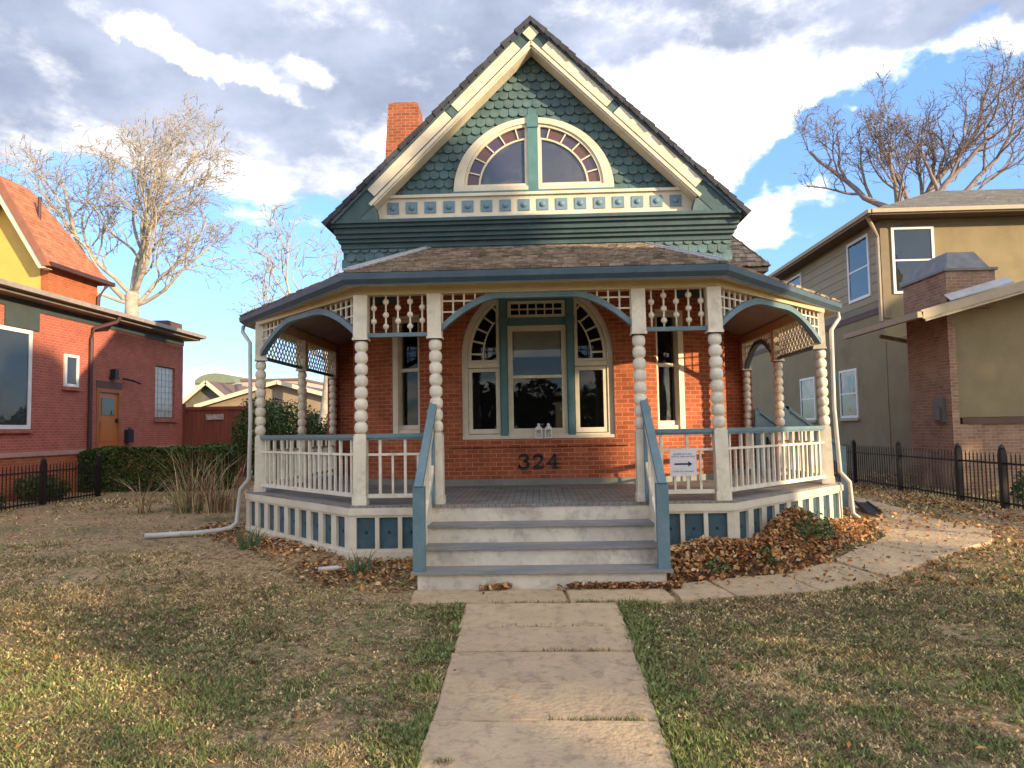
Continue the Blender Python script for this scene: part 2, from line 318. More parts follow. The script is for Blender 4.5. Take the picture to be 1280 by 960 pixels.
def vnoise(x, y, s):
    x = np.asarray(x, float)*s; y = np.asarray(y, float)*s; xi = np.floor(x).astype(int); yi = np.floor(y).astype(int); fx = x-xi; fy = y-yi
    fx = fx*fx*(3-2*fx); fy = fy*fy*(3-2*fy); g = lambda a, b: _perm[a % 64, b % 64]
    return (g(xi, yi)*(1-fx)+g(xi+1, yi)*fx)*(1-fy)+(g(xi, yi+1)*(1-fx)+g(xi+1, yi+1)*fx)*fy
def fbm(x, y, s): return (vnoise(x, y, s)+.5*vnoise(x+9, y+5, s*2.1)+.25*vnoise(x+3, y+7, s*4.3))/1.75
def sstep(x, a, b): t = np.clip((x-a)/(b-a), 0, 1); return t*t*(3-2*t)
def gz(x, y):                                   # height of the ground
    x = np.asarray(x, float); y = np.asarray(y, float)
    z = np.where(y < 7.9, .0844*(np.maximum(y, -2)-7.9), 0)
    z = z + .2*sstep(y, 7.9 + .2*np.abs(x)*0, 9.4)
    return z + (fbm(x, y, .9)-.5)*.05*sstep(np.abs(x), .9, 1.6)
# ================================================================ ground and paths
def ground_sheet(name, xs, ys, m, dz=0.0):
    X, Y = np.meshgrid(xs, ys); Z = gz(X, Y) + dz; n, k = Y.shape
    V = np.stack([X, Y, Z], -1).reshape(-1, 3); i = np.arange(n*k).reshape(n, k)
    F = np.stack([i[:-1, :-1], i[:-1, 1:], i[1:, 1:], i[1:, :-1]], -1).reshape(-1, 4)
    o = raw(name, V, F, m, smooth=True); o['kind'] = 'structure'; return o
def ground_mat():
    m = bpy.data.materials.new("lawn_soil"); m.use_nodes = True; t = m.node_tree; n = t.nodes; l = t.links; b = n['Principled BSDF']
    b.inputs['Roughness'].default_value = .95; b.inputs['Specular IOR Level'].default_value = .1
    tc = n.new('ShaderNodeTexCoord'); O = tc.outputs['Object']
    def noise(s, d=6, r=.6):
        q = n.new('ShaderNodeTexNoise'); q.inputs['Scale'].default_value = s; q.inputs['Detail'].default_value = d; q.inputs['Roughness'].default_value = r; l.new(O, q.inputs['Vector']); return q.outputs[0]
    def ramp(x, lo, hi):
        q = n.new('ShaderNodeMapRange'); l.new(x, q.inputs[0]); q.inputs[1].default_value = lo; q.inputs[2].default_value = hi; return q.outputs[0]
    def mix(f, a, c):
        q = n.new('ShaderNodeMix'); q.data_type = 'RGBA'; l.new(f, q.inputs[0])
        for i, v in ((6, a), (7, c)):
            if isinstance(v, tuple): q.inputs[i].default_value = (*v, 1)
            else: l.new(v, q.inputs[i])
        return q.outputs[2]
    c = mix(ramp(noise(1.1, 7), .4, .62), (.24, .155, .078), (.35, .24, .125))
    c = mix(ramp(noise(28, 4, .7), .45, .62), c, (.48, .35, .18))
    c = mix(ramp(noise(11, 5, .7), .5, .66), c, (.09, .058, .038))
    c = mix(ramp(noise(.55, 6), .52, .66), c, (.13, .13, .05))
    l.new(c, b.inputs['Base Color'])
    bm = n.new('ShaderNodeBump'); bm.inputs['Strength'].default_value = .8; bm.inputs['Distance'].default_value = .04; l.new(noise(22, 6, .7), bm.inputs['Height']); l.new(bm.outputs[0], b.inputs['Normal'])
    return m
soil = ground_mat()
xs = np.concatenate([[-600, -250, -120, -70, -45, -30], np.arange(-20, 20.01, .2), [30, 45, 70, 120, 250, 600]])
ys = np.concatenate([[-300, -120, -60, -30, -15, -8, -4], np.arange(-2, 24.01, .2), [28, 35, 50, 80, 140, 300, 900]])
ground_sheet('ground', xs, ys, soil)
# flagstones of the front walk and of the side path
slabs = []
rx = lambda: random.uniform(-.03, .03)
fy = [2.2, 3.25, 4.28, 5.02, 6.22, 6.78, 7.47]
for a, b in zip(fy[:-1], fy[1:]):
    xo = random.uniform(-.015, .015)
    slabs.append([(-.76+xo+rx()*.4, a+.02), (.78+xo+rx()*.4, a+.02), (.78+xo+rx()*.4, b-.012), (-.76+xo+rx()*.4, b-.012)])
slabs += [[(-1.35, 7.5), (.27, 7.5), (.22, 7.93), (-1.4, 7.93)], [(.3, 7.5), (1.38, 7.52), (1.3, 7.93), (.25, 7.93)]]
pr2 = [((1.36, 8.0), (1.42, 7.52)), ((1.85, 8.2), (2.0, 7.62)), ((2.75, 8.38), (2.93, 7.80)), ((3.45, 8.75), (3.85, 8.25)), ((4.15, 9.4), (4.75, 8.86)), ((4.68, 10.05), (5.75, 9.5)),
       ((4.95, 11.0), (6.35, 10.5)), ((5.25, 12.0), (6.25, 11.8)), ((5.5, 13.3), (6.5, 13.3)), ((5.7, 15), (6.6, 15)), ((5.8, 17), (6.7, 17))]
for (a, b), (c, d) in zip(pr2[:-1], pr2[1:]):
    t = .022; L2 = lambda p, q, f: (p[0]+(q[0]-p[0])*f, p[1]+(q[1]-p[1])*f); slabs.append([L2(b, d, t), L2(b, d, 1-t), L2(a, c, 1-t), L2(a, c, t)])
mb = MB()
for poly in slabs:
    # inset outline with small wobble, top slightly rounded by two rings
    P = []; n = len(poly)
    for i in range(n):
        a, b = poly[i], poly[(i+1) % n]; k = max(2, int(math.dist(a, b)/.16))
        for j in range(k):
            t = j/k; P.append((a[0]+(b[0]-a[0])*t+random.uniform(-.012, .012), a[1]+(b[1]-a[1])*t+random.uniform(-.012, .012)))
    cx = sum(p[0] for p in P)/len(P); cy = sum(p[1] for p in P)/len(P); tz = random.uniform(-.006, .006)
    base = lambda x, y: float(np.where(y < 7.9, .0844*(y-7.9), 0) + .2*sstep(y, 7.9, 9.4))
    rings = []
    for sc, dz in ((1.0, -.1), (1.0, tz-.012), (.985, tz)):
        rings.append([(cx+(p[0]-cx)*sc, cy+(p[1]-cy)*sc, base(0, p[1])+dz+.03) for p in P])
    vs = [p for r in rings for p in r]; m = len(P); fs = []
    for r in range(2):
        for i in range(m): j = (i+1) % m; fs.append((r*m+i, r*m+j, (r+1)*m+j, (r+1)*m+i))
    vs.append((cx, cy, base(0, cy)+tz+.03)); fs += [(2*m+i, 2*m+(i+1) % m, 3*m) for i in range(m)]
    mb.add(vs, fs)
tag(mb.build('path', stone), kind='structure')

# ================================================================ the house
DZ = .84
H = thing('victorian_house', (0, 12, 0), "one-storey red brick Victorian cottage with teal shingled gable and wraparound cream porch", "house")
# ---- brick walls
mb = MB(); ZT = 4.75
R = 1.27; CZ = 3.0
opening = [(-R, 1.60), (R, 1.60)] + arc(0, CZ, R, R, 0, 180, 36)
mb.M = Matrix.Translation((0, 12, 0)); mb.plate(rect(-1.72, 1.72, .2, ZT), [opening], 0, .25)
WL = {}
for sgn in (-1, 1):
    p0, p1 = ((-3.3, 12.75), (-1.72, 12.0)) if sgn < 0 else ((1.72, 12.0), (3.3, 12.75))
    F, ln = frame(p0, p1); WL[sgn] = (F, ln); mb.M = F
    x0 = ln*.50 if sgn < 0 else ln*.18; x1 = x0+.56
    if sgn > 0: x0, x1 = ln-ln*.50-.56, ln*.50
    mb.plate(rect(0, ln, .2, ZT), [rect(x0, x1, 1.68, 3.75)], 0, .25); WL[sgn] = (F, ln, x0, x1)
mb.M = None
mb.box(-3.3, -3.05, 12.8, 15.65, .2, ZT); mb.box(3.05, 3.3, 12.8, 15.65, .2, ZT)
mb.box(-4.6, -3.05, 15.6, 15.85, .2, 5.0); mb.box(3.05, 4.6, 15.6, 15.85, .2, 5.2)
mb.box(-4.6, -4.35, 15.851, 24, .2, 5.0); mb.box(4.35, 4.6, 15.851, 24, .2, 5.2)
walls = mb.build('brick_wall', brickm, H)
mb = MB(); mb.box(-1.5, 1.5, 11.94, 11.999, 1.47, 1.6); mb.build('brick_sill', brickm, H)
mb = MB(); mb.box(-1.74, 1.74, 11.965, 11.999, DZ, DZ+.1)
for sgn in (-1, 1):
    mb.M = WL[sgn][0]; mb.box(.02, WL[sgn][1]-.02, -.035, -.001, DZ, DZ+.1)
mb.build('baseboard', material('grey_baseboard', (.20, .20, .17), (.15, .15, .13), nscale=3, bump=.2), H)
mb = MB(); mb.box(-2.9, 2.9, 13.6, 13.7, .3, 4.7); mb.box(-3.2, -2.95, 12.9, 14, .3, 4.7); mb.box(2.95, 3.2, 12.9, 14, .3, 4.7); mb.box(-3.2, 3.2, 12.3, 14, .2, .5); mb.box(-3.2, 3.2, 12.3, 13.9, 4.4, 4.5)
mb.build('interior_wall', interior, H)
# gable wall: plain backing behind the shingles, and the upper band
mb = MB(Matrix.Translation((0, 12.36, 0)))
mb.plate([(-3.36, 4.3), (3.36, 4.3), (3.36, 5.3), (0, 8.66), (-3.36, 5.3)], [], 0, .2)
mb.M = None; mb.box(-3.36, -3.2, 12.57, 24, 4.3, 5.3); mb.box(3.2, 3.36, 12.57, 24, 4.3, 5.3)
gw = mb.build('gable_wall', green, H)
def scales(mb, M, x0f, x1f, z0, z1, skip=None, w=.165, h=.155, y=0):
    mb.M = M; z = z1; row = 0; zs = []
    z = z0
    while z < z1: zs.append(z); z += h
    for r, z in enumerate(reversed(zs)):
        ztop = z+h*1.35; k = int(4.2/w)
        for i in range(-k, k):
            x = i*w+(w/2 if r % 2 else 0); lo, hi = x0f(z+h*.75), x1f(z+h*.75)
            if x-w*.15 < lo or x+w*.15 > hi: continue
            if skip and skip(x, z+h*.55): continue
            jw = w*.485; dzz = random.uniform(-.008, .008); yo = random.uniform(0, .006); rot = random.uniform(-.03, .03)
            pts = [(-jw, h*1.3), (-jw, h*.42)] + [(jw*cos(radians(a)), h*.42+h*.44*sin(radians(a))) for a in (205, 232, 270, 308, 335)] + [(jw, h*.42), (jw, h*1.3)]
            vs = []
            for dy in (0, .014):
                for (px, pz) in pts:
                    zz = z+dzz+pz; xx = min(max(x+px+rot*pz, lo-.05), hi+.05)
                    vs.append((xx, y-.046+yo+.042*(pz/(h*1.3))+dy, min(zz, z1+h)))
            n = len(pts); fs = [tuple(range(n))] + [(a, a+n, (a+1) % n+n, (a+1) % n) for a in range(n)]
            mb.add(vs, fs)
mb = MB()
scales(mb, Matrix.Translation((0, 12.35, 0)), lambda z: -(8.53-z)*.99, lambda z: (8.53-z)*.99, 5.84, 8.3, skip=lambda x, z: (x/1.33)**2+((z-5.86)/1.24)**2 < 1)
mb.build('scallop_shingles', scale_m, gw); mb = MB()
scales(mb, Matrix.Translation((0, 12.35, 0)), lambda z: -3.34, lambda z: 3.34, 3.95, 4.93)
mb.build('scallop_shingles', scale_m, gw)
# cornice
mb = MB()
for i, (hx, y, z0, z1) in enumerate([(3.56, 11.97, 5.315, 5.37), (3.50, 12.03, 5.26, 5.315), (3.46, 12.10, 5.17, 5.26), (3.44, 12.16, 5.10, 5.17), (3.41, 12.22, 5.04, 5.10), (3.385, 12.29, 4.95, 5.04)]):
    mb.box(-hx, hx, y, 12.355, z0, z1)
    mb.box(-hx, -3.362, 12.356, 24, z0, z1); mb.box(3.362, hx, 12.356, 24, z0, z1)
mb.add([(-3.5, 12.0, 5.372), (3.5, 12.0, 5.372), (3.5, 12.34, 5.42), (-3.5, 12.34, 5.42)], [(0, 1, 2, 3)])
mb.build('cornice', green, H)
# frieze with blocks
mb = MB(Matrix.Translation((0, 12.24, 0)))
mb.plate([(-3.02, 5.42), (3.02, 5.42), (2.62, 5.85), (-2.62, 5.85)], [], 0, .1)
mb.M = None; mb.box(-2.66, 2.66, 12.19, 12.239, 5.80, 5.85); mb.box(-3.0, 3.0, 12.19, 12.239, 5.42, 5.47)
fr = mb.build('frieze', cream, H)
for i in range(16):
    x = -2.44+i*.3253-.01; mb = MB(); mb.box(x-.10, x+.10, 12.222, 12.239, 5.53, 5.73)
    mb.M = Matrix.Translation((x, 12.222, 5.63)) @ Matrix.Rotation(radians(90), 4, 'X'); mb.lathe(0, 0, [(.05, 0), (.048, .015), (.03, .03), (.005, .036)], 12)
    mb.build('rosette_block', material("frieze_block_paint", (.12, .20, .25), (.15, .23, .28), nscale=6, bump=.2, rough=.5), fr)
# roof of the gable, laid in stepped courses
mb = MB(); A0 = (0, 8.80)
for sgn in (-1, 1):
    tot = 4.98; nrow = 30
    for i in range(nrow):
        s0, s1 = i*tot/nrow, (i+1)*tot/nrow+.04
        t = (.7165*sgn, -.6976); nrm = (.6976*sgn, .7165)
        a = (A0[0]+t[0]*s0, A0[1]+t[1]*s0); b = (A0[0]+t[0]*s1, A0[1]+t[1]*s1); o = .006; o2 = .022+random.uniform(-.004, .007); ye = 11.88+random.uniform(-.02, .02)
        q = [(a[0]-nrm[0]*.05, a[1]-nrm[1]*.05), (a[0]+nrm[0]*o, a[1]+nrm[1]*o), (b[0]+nrm[0]*o2, b[1]+nrm[1]*o2), (b[0]-nrm[0]*.07, b[1]-nrm[1]*.07)]
        vs = [(x, ye, z) for x, z in q]+[(x, 24.4, z) for x, z in q]
        fs = [(0, 1, 2, 3), (7, 6, 5, 4)]+[(k, k+4, (k+1) % 4+4, (k+1) % 4) for k in range(4)]
        mb.add(vs, fs)
mb.build('main_roof', darkroof, H)
# rake boards
def rk(sgn, s, d):   # along the rake from the apex, d square to it towards the inside
    return (sgn*(.7115*s-.7027*d), 8.735-.7027*s-.7115*d)
for sgn in (-1, 1):
    mb = MB(Matrix.Translation((0, 11.96, 0)))
    q = lambda s0, s1, d0, d1: [rk(sgn, s0, d0), rk(sgn, s1, d0), rk(sgn, s1, d1), rk(sgn, s0, d1)]
    mb.plate([rk(sgn, 0, .0), rk(sgn, 4.84, .0), rk(sgn, 4.54, .29), (0, 8.735-.29/.7115)], [], .02, .06)
    rkb = mb.build('rake_board', green, H)
    mb = MB(Matrix.Translation((0, 11.96, 0)))
    mb.plate(q(.46, 1.98, .035, .205), [], -.012, .02); mb.plate(q(2.14, 4.02, .035, .205), [], -.012, .02)
    mb.build('rake_panel', cream, rkb)
    mb = MB(Matrix.Translation((0, 11.96, 0)))
    mb.plate(q(.26, 4.18, .235, .29), [], -.03, .02); mb.plate(q(.3, 4.14, .29, .32), [], .0, .3)
    mb.build('rake_moulding', cream, rkb)
    mb = MB(Matrix.Translation((0, 11.96, 0)))
    mb.plate(q(.0, 4.86, -.02, .03), [], -.03, .02); mb.build('rake_edge', gutter, rkb)
    mb = MB(Matrix.Translation((0, 11.96, 0))); mb.plate([(sgn*a, b) for a, b in ((2.80, 5.90), (3.46, 5.375), (2.66, 5.375), (2.72, 5.6))], [], .03, .25)
    mb.build('rake_foot', scale_m, rkb); mb = MB(Matrix.Translation((0, 11.96, 0))); mb.plate(q(2.0, 2.12, .06, .24), [], -.01, .02)
    mb.build('rake_block', scale_m, rkb)
mb = MB(Matrix.Translation((0, 11.96, 0))); mb.plate([(0, 8.675), (-.14, 8.535), (0, 8.395), (.14, 8.535)], [], -.02, .018); mb.build('apex_diamond', cream, H)
# attic lunette window
mb = MB(Matrix.Translation((0, 12.24, 0))); c0 = 5.90
def half(rx, rz, z=c0): return arc(0, z, rx, rz, 0, 180, 40)
mb.plate([(-1.39, c0-.02)]+[(1.39, c0-.02)]+half(1.39, 1.28), [half(1.21, 1.11, c0+.07)], 0, .12)
lw = mb.build('attic_window', cream, H)
mb = MB(Matrix.Translation((0, 12.24, 0)))
for sgn in (-1, 1):
    a0, a1 = (0, 90) if sgn > 0 else (90, 180)
    def qr(rx, rz, xin, zb): 
        pts = [p for p in arc(0, c0+.07, rx, rz, a0, a1, 20) if abs(p[0]) > xin and p[1] > zb]
        if sgn > 0: zz = c0+.07+rz*sqrt(max(0, 1-(xin/rx)**2)); return [(xin, zb), (rx*sqrt(max(0, 1-((zb-c0-.07)/rz)**2)), zb)]+pts+[(xin, zz)]
        zz = c0+.07+rz*sqrt(max(0, 1-(xin/rx)**2)); return [(-xin, zz)]+pts+[(-rx*sqrt(max(0, 1-((zb-c0-.07)/rz)**2)), zb), (-xin, zb)]
    mb.plate(qr(1.21, 1.11, .085, c0+.06), [qr(1.16, 1.06, .135, c0+.115)], .03, .1)
    ring = qr(.96, .87, .135, c0+.115); ring2 = qr(.93, .84, .15, c0+.125)
    mb.plate(ring, [ring2], .045, .09)
    for k in range(1, 6):
        a = radians(k*15+0); a = a if sgn > 0 else pi-a
        mb.bar((.95*cos(a), .06, c0+.07+.86*sin(a)), (1.17*cos(a), .06, c0+.07+1.07*sin(a)), .022, .03, (0, 1, 0))
mb.build('sash', whiteframe if False else cream, lw)
mb = MB(Matrix.Translation((0, 12.24, 0))); mb.box(-.085, .085, -.006, .115, c0-.052, c0+1.16); mb.box(-.1, .1, -.03, .0, c0+1.10, c0+1.32); mb.box(-1.42, 1.42, -.045, -.007, c0-.055, c0-.016)
mb.build('mullion', material("blue_green_paint", (.06, .15, .16), (.08, .18, .19), nscale=5, bump=.15, rough=.5), lw)
mb = MB(Matrix.Translation((0, 12.32, 0))); mb.add([(x, 0, z) for x, z in half(.94, .85, c0+.07)], [tuple(range(41))]); mb.build('pane', skyglass, lw)
for sgn in (-1, 1):
    for k in range(6):
        mb = MB(Matrix.Translation((0, 12.318, 0))); a0, a1 = k*15+1, k*15+14
        o = arc(0, c0+.07, 1.165, 1.065, a0, a1, 4); i_ = arc(0, c0+.07, .955, .865, a1, a0, 4)
        pts = [(sgn*x, 0, z) for x, z in o+i_]; mb.add(pts, [tuple(range(len(pts)))])
        mb.build('pane', material("amber_glass%d" % (k % 2), [(.085, .035, .028), (.05, .03, .065)][k % 2], [(.10, .035, .03), (.05, .03, .07)][k % 2], nscale=14, rough=.15, spec=.7), lw)
# chimney
mb = MB()
for i, (hw, z0, z1) in enumerate([(.40, 5.4, 8.2)]): mb.box(-3.37, -2.56, 16.0, 16.8, z0, z1)
vs = [(-3.37, 16, 8.2), (-2.56, 16, 8.2), (-2.56, 16.8, 8.2), (-3.37, 16.8, 8.2), (-3.31, 16.05, 9.3), (-2.63, 16.05, 9.3), (-2.63, 16.75, 9.3), (-3.31, 16.75, 9.3)]
mb.add(vs, [(4, 5, 6, 7), (0, 1, 5, 4), (1, 2, 6, 5), (2, 3, 7, 6), (3, 0, 4, 7)])
ch = mb.build('chimney', brick_chim, H); mb = MB(); mb.box(-3.24, -2.70, 16.12, 16.68, 9.301, 9.36); mb.build('chimney_cap', brick_chim, ch)
# wing roof on the right, left of it the ridge is hidden
def shakes(mb, E0, E1, T1, T0, step=.15, wmin=.08, wmax=.2, th=.022):
    E0, E1, T1, T0 = map(Vector, (E0, E1, T1, T0)); U = (E1-E0).normalized(); Vd = (T0-E0); Vd = Vd-U*Vd.dot(U); Ln = Vd.length; Vd.normalize(); Nn = U.cross(Vd)
    ul0, ul1 = (T0-E0).dot(U), (T1-E0).dot(U); ur = (E1-E0).dot(U); k = int(Ln/step)+1
    for r in range(k):
        v = r*step; f = min(1, v/Ln); f2 = min(1, (v+step)/Ln); a, b = ul0*f, ur+(ul1-ur)*f; a2, b2 = ul0*f2, ur+(ul1-ur)*f2
        u = a-random.uniform(0, .06)
        while u < b:
            w = random.uniform(wmin, wmax); u2 = min(u+w-.006, b); ua = max(u, a)
            if u2-ua > .01:
                lo = random.uniform(-.018, .018); hh = th*random.uniform(.7, 1.6)
                def P(uu, vv, nn): return E0+U*uu+Vd*vv+Nn*nn
                ta, tb = max(ua, a2-.0), min(u2, b2+.0)
                if tb < ta+.004: ta, tb = (ua, ua+.004) if u2 > b2 else (u2-.004, u2)
                vt = min(v+step*1.5, Ln)
                vs = [P(ua, v+lo, .0), P(u2, v+lo, .0), P(tb, vt, -.004), P(ta, vt, -.004), P(ua, v+lo, hh), P(u2, v+lo, hh*random.uniform(.8, 1.2)), P(tb, vt, .004), P(ta, vt, .004)]
                mb.add(vs, [(0, 1, 5, 4), (4, 5, 6, 7), (1, 2, 6, 5), (3, 0, 4, 7)])
            u += w
mb = MB(); mb.box(3.37, 4.95, 15.3, 24, 5.02, 5.10)
shakes(mb, (3.0, 15.25, 5.12), (4.98, 15.25, 5.12), (3.45, 16.9, 7.2), (3.0, 16.9, 7.2), .14)
shakes(mb, (4.98, 15.25, 5.12), (4.98, 24, 5.12), (3.45, 24, 7.2), (3.45, 16.9, 7.2), .2, .2, .4)
mb.build('wing_roof', shake, H)
mb = MB(); mb.add([(-3.3, 15.6, 5.0), (-4.9, 15.6, 4.0), (-4.9, 24, 4.0), (-3.3, 24, 5.0), (-4.9, 15.6, 3.9), (-3.3, 15.6, 3.9)], [(1, 0, 3, 2), (1, 4, 5, 0)]); 
o = mb.build('side_roof', darkroof, H)

# ---- bay window
M12 = Matrix.Translation((0, 12.06, 0)); mb = MB(M12)
inner = [(-1.17, 1.68), (1.17, 1.68)]+arc(0, CZ, 1.17, 1.17, 0, 180, 36)
mb.plate(opening, [inner], 0, .16)
bw = mb.build('bay_window', cream, H)
mb = MB(M12); mb.box(-1.29, 1.29, -.05, .0, 1.60, 1.65); mb.build('sill', cream, bw)
for sgn in (-1, 1):
    mb = MB(M12); x = .56*sgn; mb.box(x-.06, x+.06, -.03, .1, 1.652, 4.03); mb.box(x-.045, x+.045, -.045, -.03, 1.75, 3.5); mb.box(x-.075, x+.075, -.06, -.03, 3.5, 3.64); mb.build('mullion', material("blue_green_paint", (.06, .15, .16)), bw)
mb = MB(M12); mb.box(-.5, .5, .0, .1, 3.51, 3.635); mb.box(-.5, .5, .0, .1, 3.93, 4.12); mb.build('transom_panel', material("blue_green_paint", (.06, .15, .16)), bw)
mb = MB(M12); mb.plate(rect(-.49, .49, 3.64, 3.925), [rect(-.43, .43, 3.69, 3.88)], .02, .08)
for i in range(1, 6): mb.box(-.43+i*.1433-.011, -.43+i*.1433+.011, .03, .06, 3.69, 3.88)
mb.box(-.43, .43, .033, .063, 3.775, 3.795); mb.build('transom_grid', cream, bw)
mb = MB(M12); mb.plate(rect(-.495, .495, 1.655, 3.505), [rect(-.41, .41, 1.77, 2.61), rect(-.41, .41, 2.66, 3.41)], .02, .09); mb.box(-.42, .42, .0, .02, 2.61, 2.66); mb.build('sash', cream, bw)
for sgn in (-1, 1):
    X = lambda a, b: (min(sgn*a, sgn*b), max(sgn*a, sgn*b))
    a, b = X(.63, 1.165); a2, b2 = X(.70, 1.10)
    mb = MB(M12); mb.plate(rect(a, b, 1.69, 2.79), [rect(a2, b2, 1.77, 2.73)], .02, .09); mb.build('sash', cream, bw)
    mb = MB(M12); mb.box(a, b, -.01, .1, 2.80, 2.88)
    zi = lambda r, x: CZ+sqrt(max(0, r*r-x*x))
    out = [(sgn*.63, 2.885), (sgn*1.165, 2.885)]+[(sgn*p[0], p[1]) for p in arc(0, CZ, 1.165, 1.165, 0, 57, 16)]+[(sgn*.63, zi(1.165, .63))]
    hol = [(sgn*.685, 2.93), (sgn*1.11, 2.93)]+[(sgn*p[0], p[1]) for p in arc(0, CZ, 1.11, 1.11, 0, 51.5, 16)]+[(sgn*.685, zi(1.11, .685))]
    mb.plate(out, [hol], .02, .09)
    for i in range(14):
        t0, t1 = -4+i*3.6, -4+(i+1)*3.6
        if .91*cos(radians(t1)) < .685: break
        mb.bar((sgn*.91*cos(radians(t0)), .05, CZ+.91*sin(radians(t0))), (sgn*.91*cos(radians(t1)), .05, CZ+.91*sin(radians(t1))), .03, .022, (0, 0, 1) if i > 3 else (1, 0, 0))
    for k in range(5):
        t = radians(2+k*11.6); mb.bar((sgn*.91*cos(t), .05, CZ+.91*sin(t)), (sgn*1.12*cos(t), .05, CZ+1.12*sin(t)), .03, .022, (0, 1, 0))
    mb.build('lunette_sash', cream, bw)
mb = MB(M12); mb.add([(x, .07, z) for x, z in inner], [tuple(range(len(inner)))]); mb.build('pane', pane, bw)
mb = MB(M12); mb.box(-.40, .40, .13, .14, 2.98, 3.42); mb.box(-.40, .40, .12, .13, 3.20, 3.23); mb.build('blind', blindm, bw)
# windows in the canted walls
for sgn in (-1, 1):
    F, ln, x0, x1 = WL[sgn]
    mb = MB(F); mb.plate(rect(x0, x1, 1.68, 3.75), [rect(x0+.045, x1-.045, 1.78, 3.70)], .04, .2)
    xo = (x0, x0+.11) if sgn < 0 else (x1-.11, x1); mb.box(xo[0]+.002, xo[1]-.002, .0, .199, 1.682, 3.748)
    wv = mb.build('narrow_window', cream, H)
    mb = MB(F); mb.plate(rect(x0+.05, x1-.05, 1.785, 3.695), [rect(x0+.1, x1-.1, 1.86, 2.78), rect(x0+.1, x1-.1, 2.84, 3.64)], .10, .16); mb.build('sash', cream, wv)
    mb = MB(F); mb.add([(x0, .14, 1.7), (x1, .14, 1.7), (x1, .14, 3.72), (x0, .14, 3.72)], [(0, 1, 2, 3)]); mb.build('pane', pane, wv)
# small sconce light beside the right window
mb = MB(WL[1][0]); mb.box(.28, .36, -.06, -.001, 2.62, 2.85); mb.box(.27, .37, -.09, -.06, 2.66, 2.82)
# ---- house number
def strokes(mb, pl, y0, y1):
    for pts in pl:
        for (a, b) in zip(pts[:-1], pts[1:]):
            d = Vector((b[0]-a[0], b[1]-a[1])); L_ = d.length; d /= L_; n_ = Vector((-d.y, d.x)); w0, w1 = a[2]/2, b[2]/2; e = .004
            q = [(a[0]-d.x*e-n_.x*w0, a[1]-d.y*e-n_.y*w0), (b[0]+d.x*e-n_.x*w1, b[1]+d.y*e-n_.y*w1), (b[0]+d.x*e+n_.x*w1, b[1]+d.y*e+n_.y*w1), (a[0]-d.x*e+n_.x*w0, a[1]-d.y*e+n_.y*w0)]
            mb.plate(q, [], y0, y1)
def carc(cx, cz, rx, rz, a0, a1, w, n=10): return [(cx+rx*cos(radians(a0+(a1-a0)*i/n)), cz+rz*sin(radians(a0+(a1-a0)*i/n)), w(i/n)) for i in range(n+1)]
dig = {'3': [carc(.085, .165, .062, .045, 165, -90, lambda t: .022+.03*t*(1-t)*2), carc(.085, .062, .07, .055, 90, -165, lambda t: .018+.04*t*(1-t)*2+.01*t), [(.02, .165, .035), (.035, .165, .035)], [(.012, .045, .04), (.03, .045, .04)]],
       '2': [carc(.085, .155, .062, .05, 165, -30, lambda t: .024+.04*t*(1-t)*2), [(.136, .128, .034), (.10, .085, .026), (.03, .03, .02)], [(.015, .02, .034), (.09, .022, .045), (.155, .02, .03)], [(.150, .02, .02), (.155, .06, .02)], [(.02, .155, .035), (.036, .155, .035)]],
       '4': [[(.115, .21, .03), (.012, .075, .024)], [(.008, .072, .026), (.175, .072, .026)], [(.115, .205, .044), (.115, .02, .044)], [(.07, .012, .024), (.165, .012, .024)]]}
num = thing  # digits are parts of the house
for ch_, x in (('3', -.345), ('2', -.105), ('4', .14)):
    mb = MB(Matrix.Translation((x-.005, 11.965, 1.10)) @ Matrix.Scale(1.12, 4)); strokes(mb, dig[ch_], 0, .018); mb.build('house_number', blackm, H)

# ================================================================ porch
deckpoly = [(-4.72, 15.6), (-4.72, 11.52), (-2.38, 9.0), (2.38, 9.0), (4.72, 11.52), (4.72, 15.6)]
mb = MB(); n = len(deckpoly)
mb.add([(x, y, DZ-.03) for x, y in deckpoly]+[(x, y, DZ) for x, y in deckpoly], [tuple(range(n))[::-1], tuple(range(n, 2*n))]+[(i, (i+1) % n, (i+1) % n+n, i+n) for i in range(n)])
mb.box(-1.42, 1.42, 8.965, 8.999, DZ-.035, DZ+.001)
mb.build('porch_deck', deckb, H)
# skirt with vent panels
def skirt_bay(p0, p1, npan, pw, skip=None, label='porch_skirt'):
    F, ln = frame(p0, p1); mb = MB(F); pitch = (ln-.12)/npan if npan else 0
    holes = []
    for i in range(npan):
        c = .06+pitch*(i+.5)
        if skip and skip(c): continue
        holes.append((c-pw/2, c+pw/2))
    mb.plate(rect(0, ln, -.1, DZ-.032), [rect(a, b, .30, .69) for a, b in holes], 0, .04)
    mb.box(-.01, ln+.01, -.022, -.001, .72, DZ-.034); mb.box(-.01, ln+.01, -.018, -.001, -.1, .27)
    sk = mb.build(label, cream, H)
    for a, b in holes:
        mb = MB(F); mb.box(a-.01, b+.01, .042, .06, .29, .70); m_ = (a+b)/2
        mb.M = F @ Matrix.Translation((m_, .040, .5)) @ Matrix.Rotation(radians(90), 4, 'X'); 
        pn = mb.build('vent_panel', panelb, sk)
        mb = MB(F @ Matrix.Translation((m_, .042, .5)) @ Matrix.Rotation(radians(90), 4, 'X')); mb.lathe(0, 0, [(.022, 0), (.02, .004)], 10)
        for cx, cz in ((-pw/2+.03, .16), (pw/2-.03, .16), (-pw/2+.03, -.16), (pw/2-.03, -.16)): mb.lathe(cx, cz, [(.007, 0), (.006, .004)], 6)
        mb.build('vent_hole', blackm, sk)
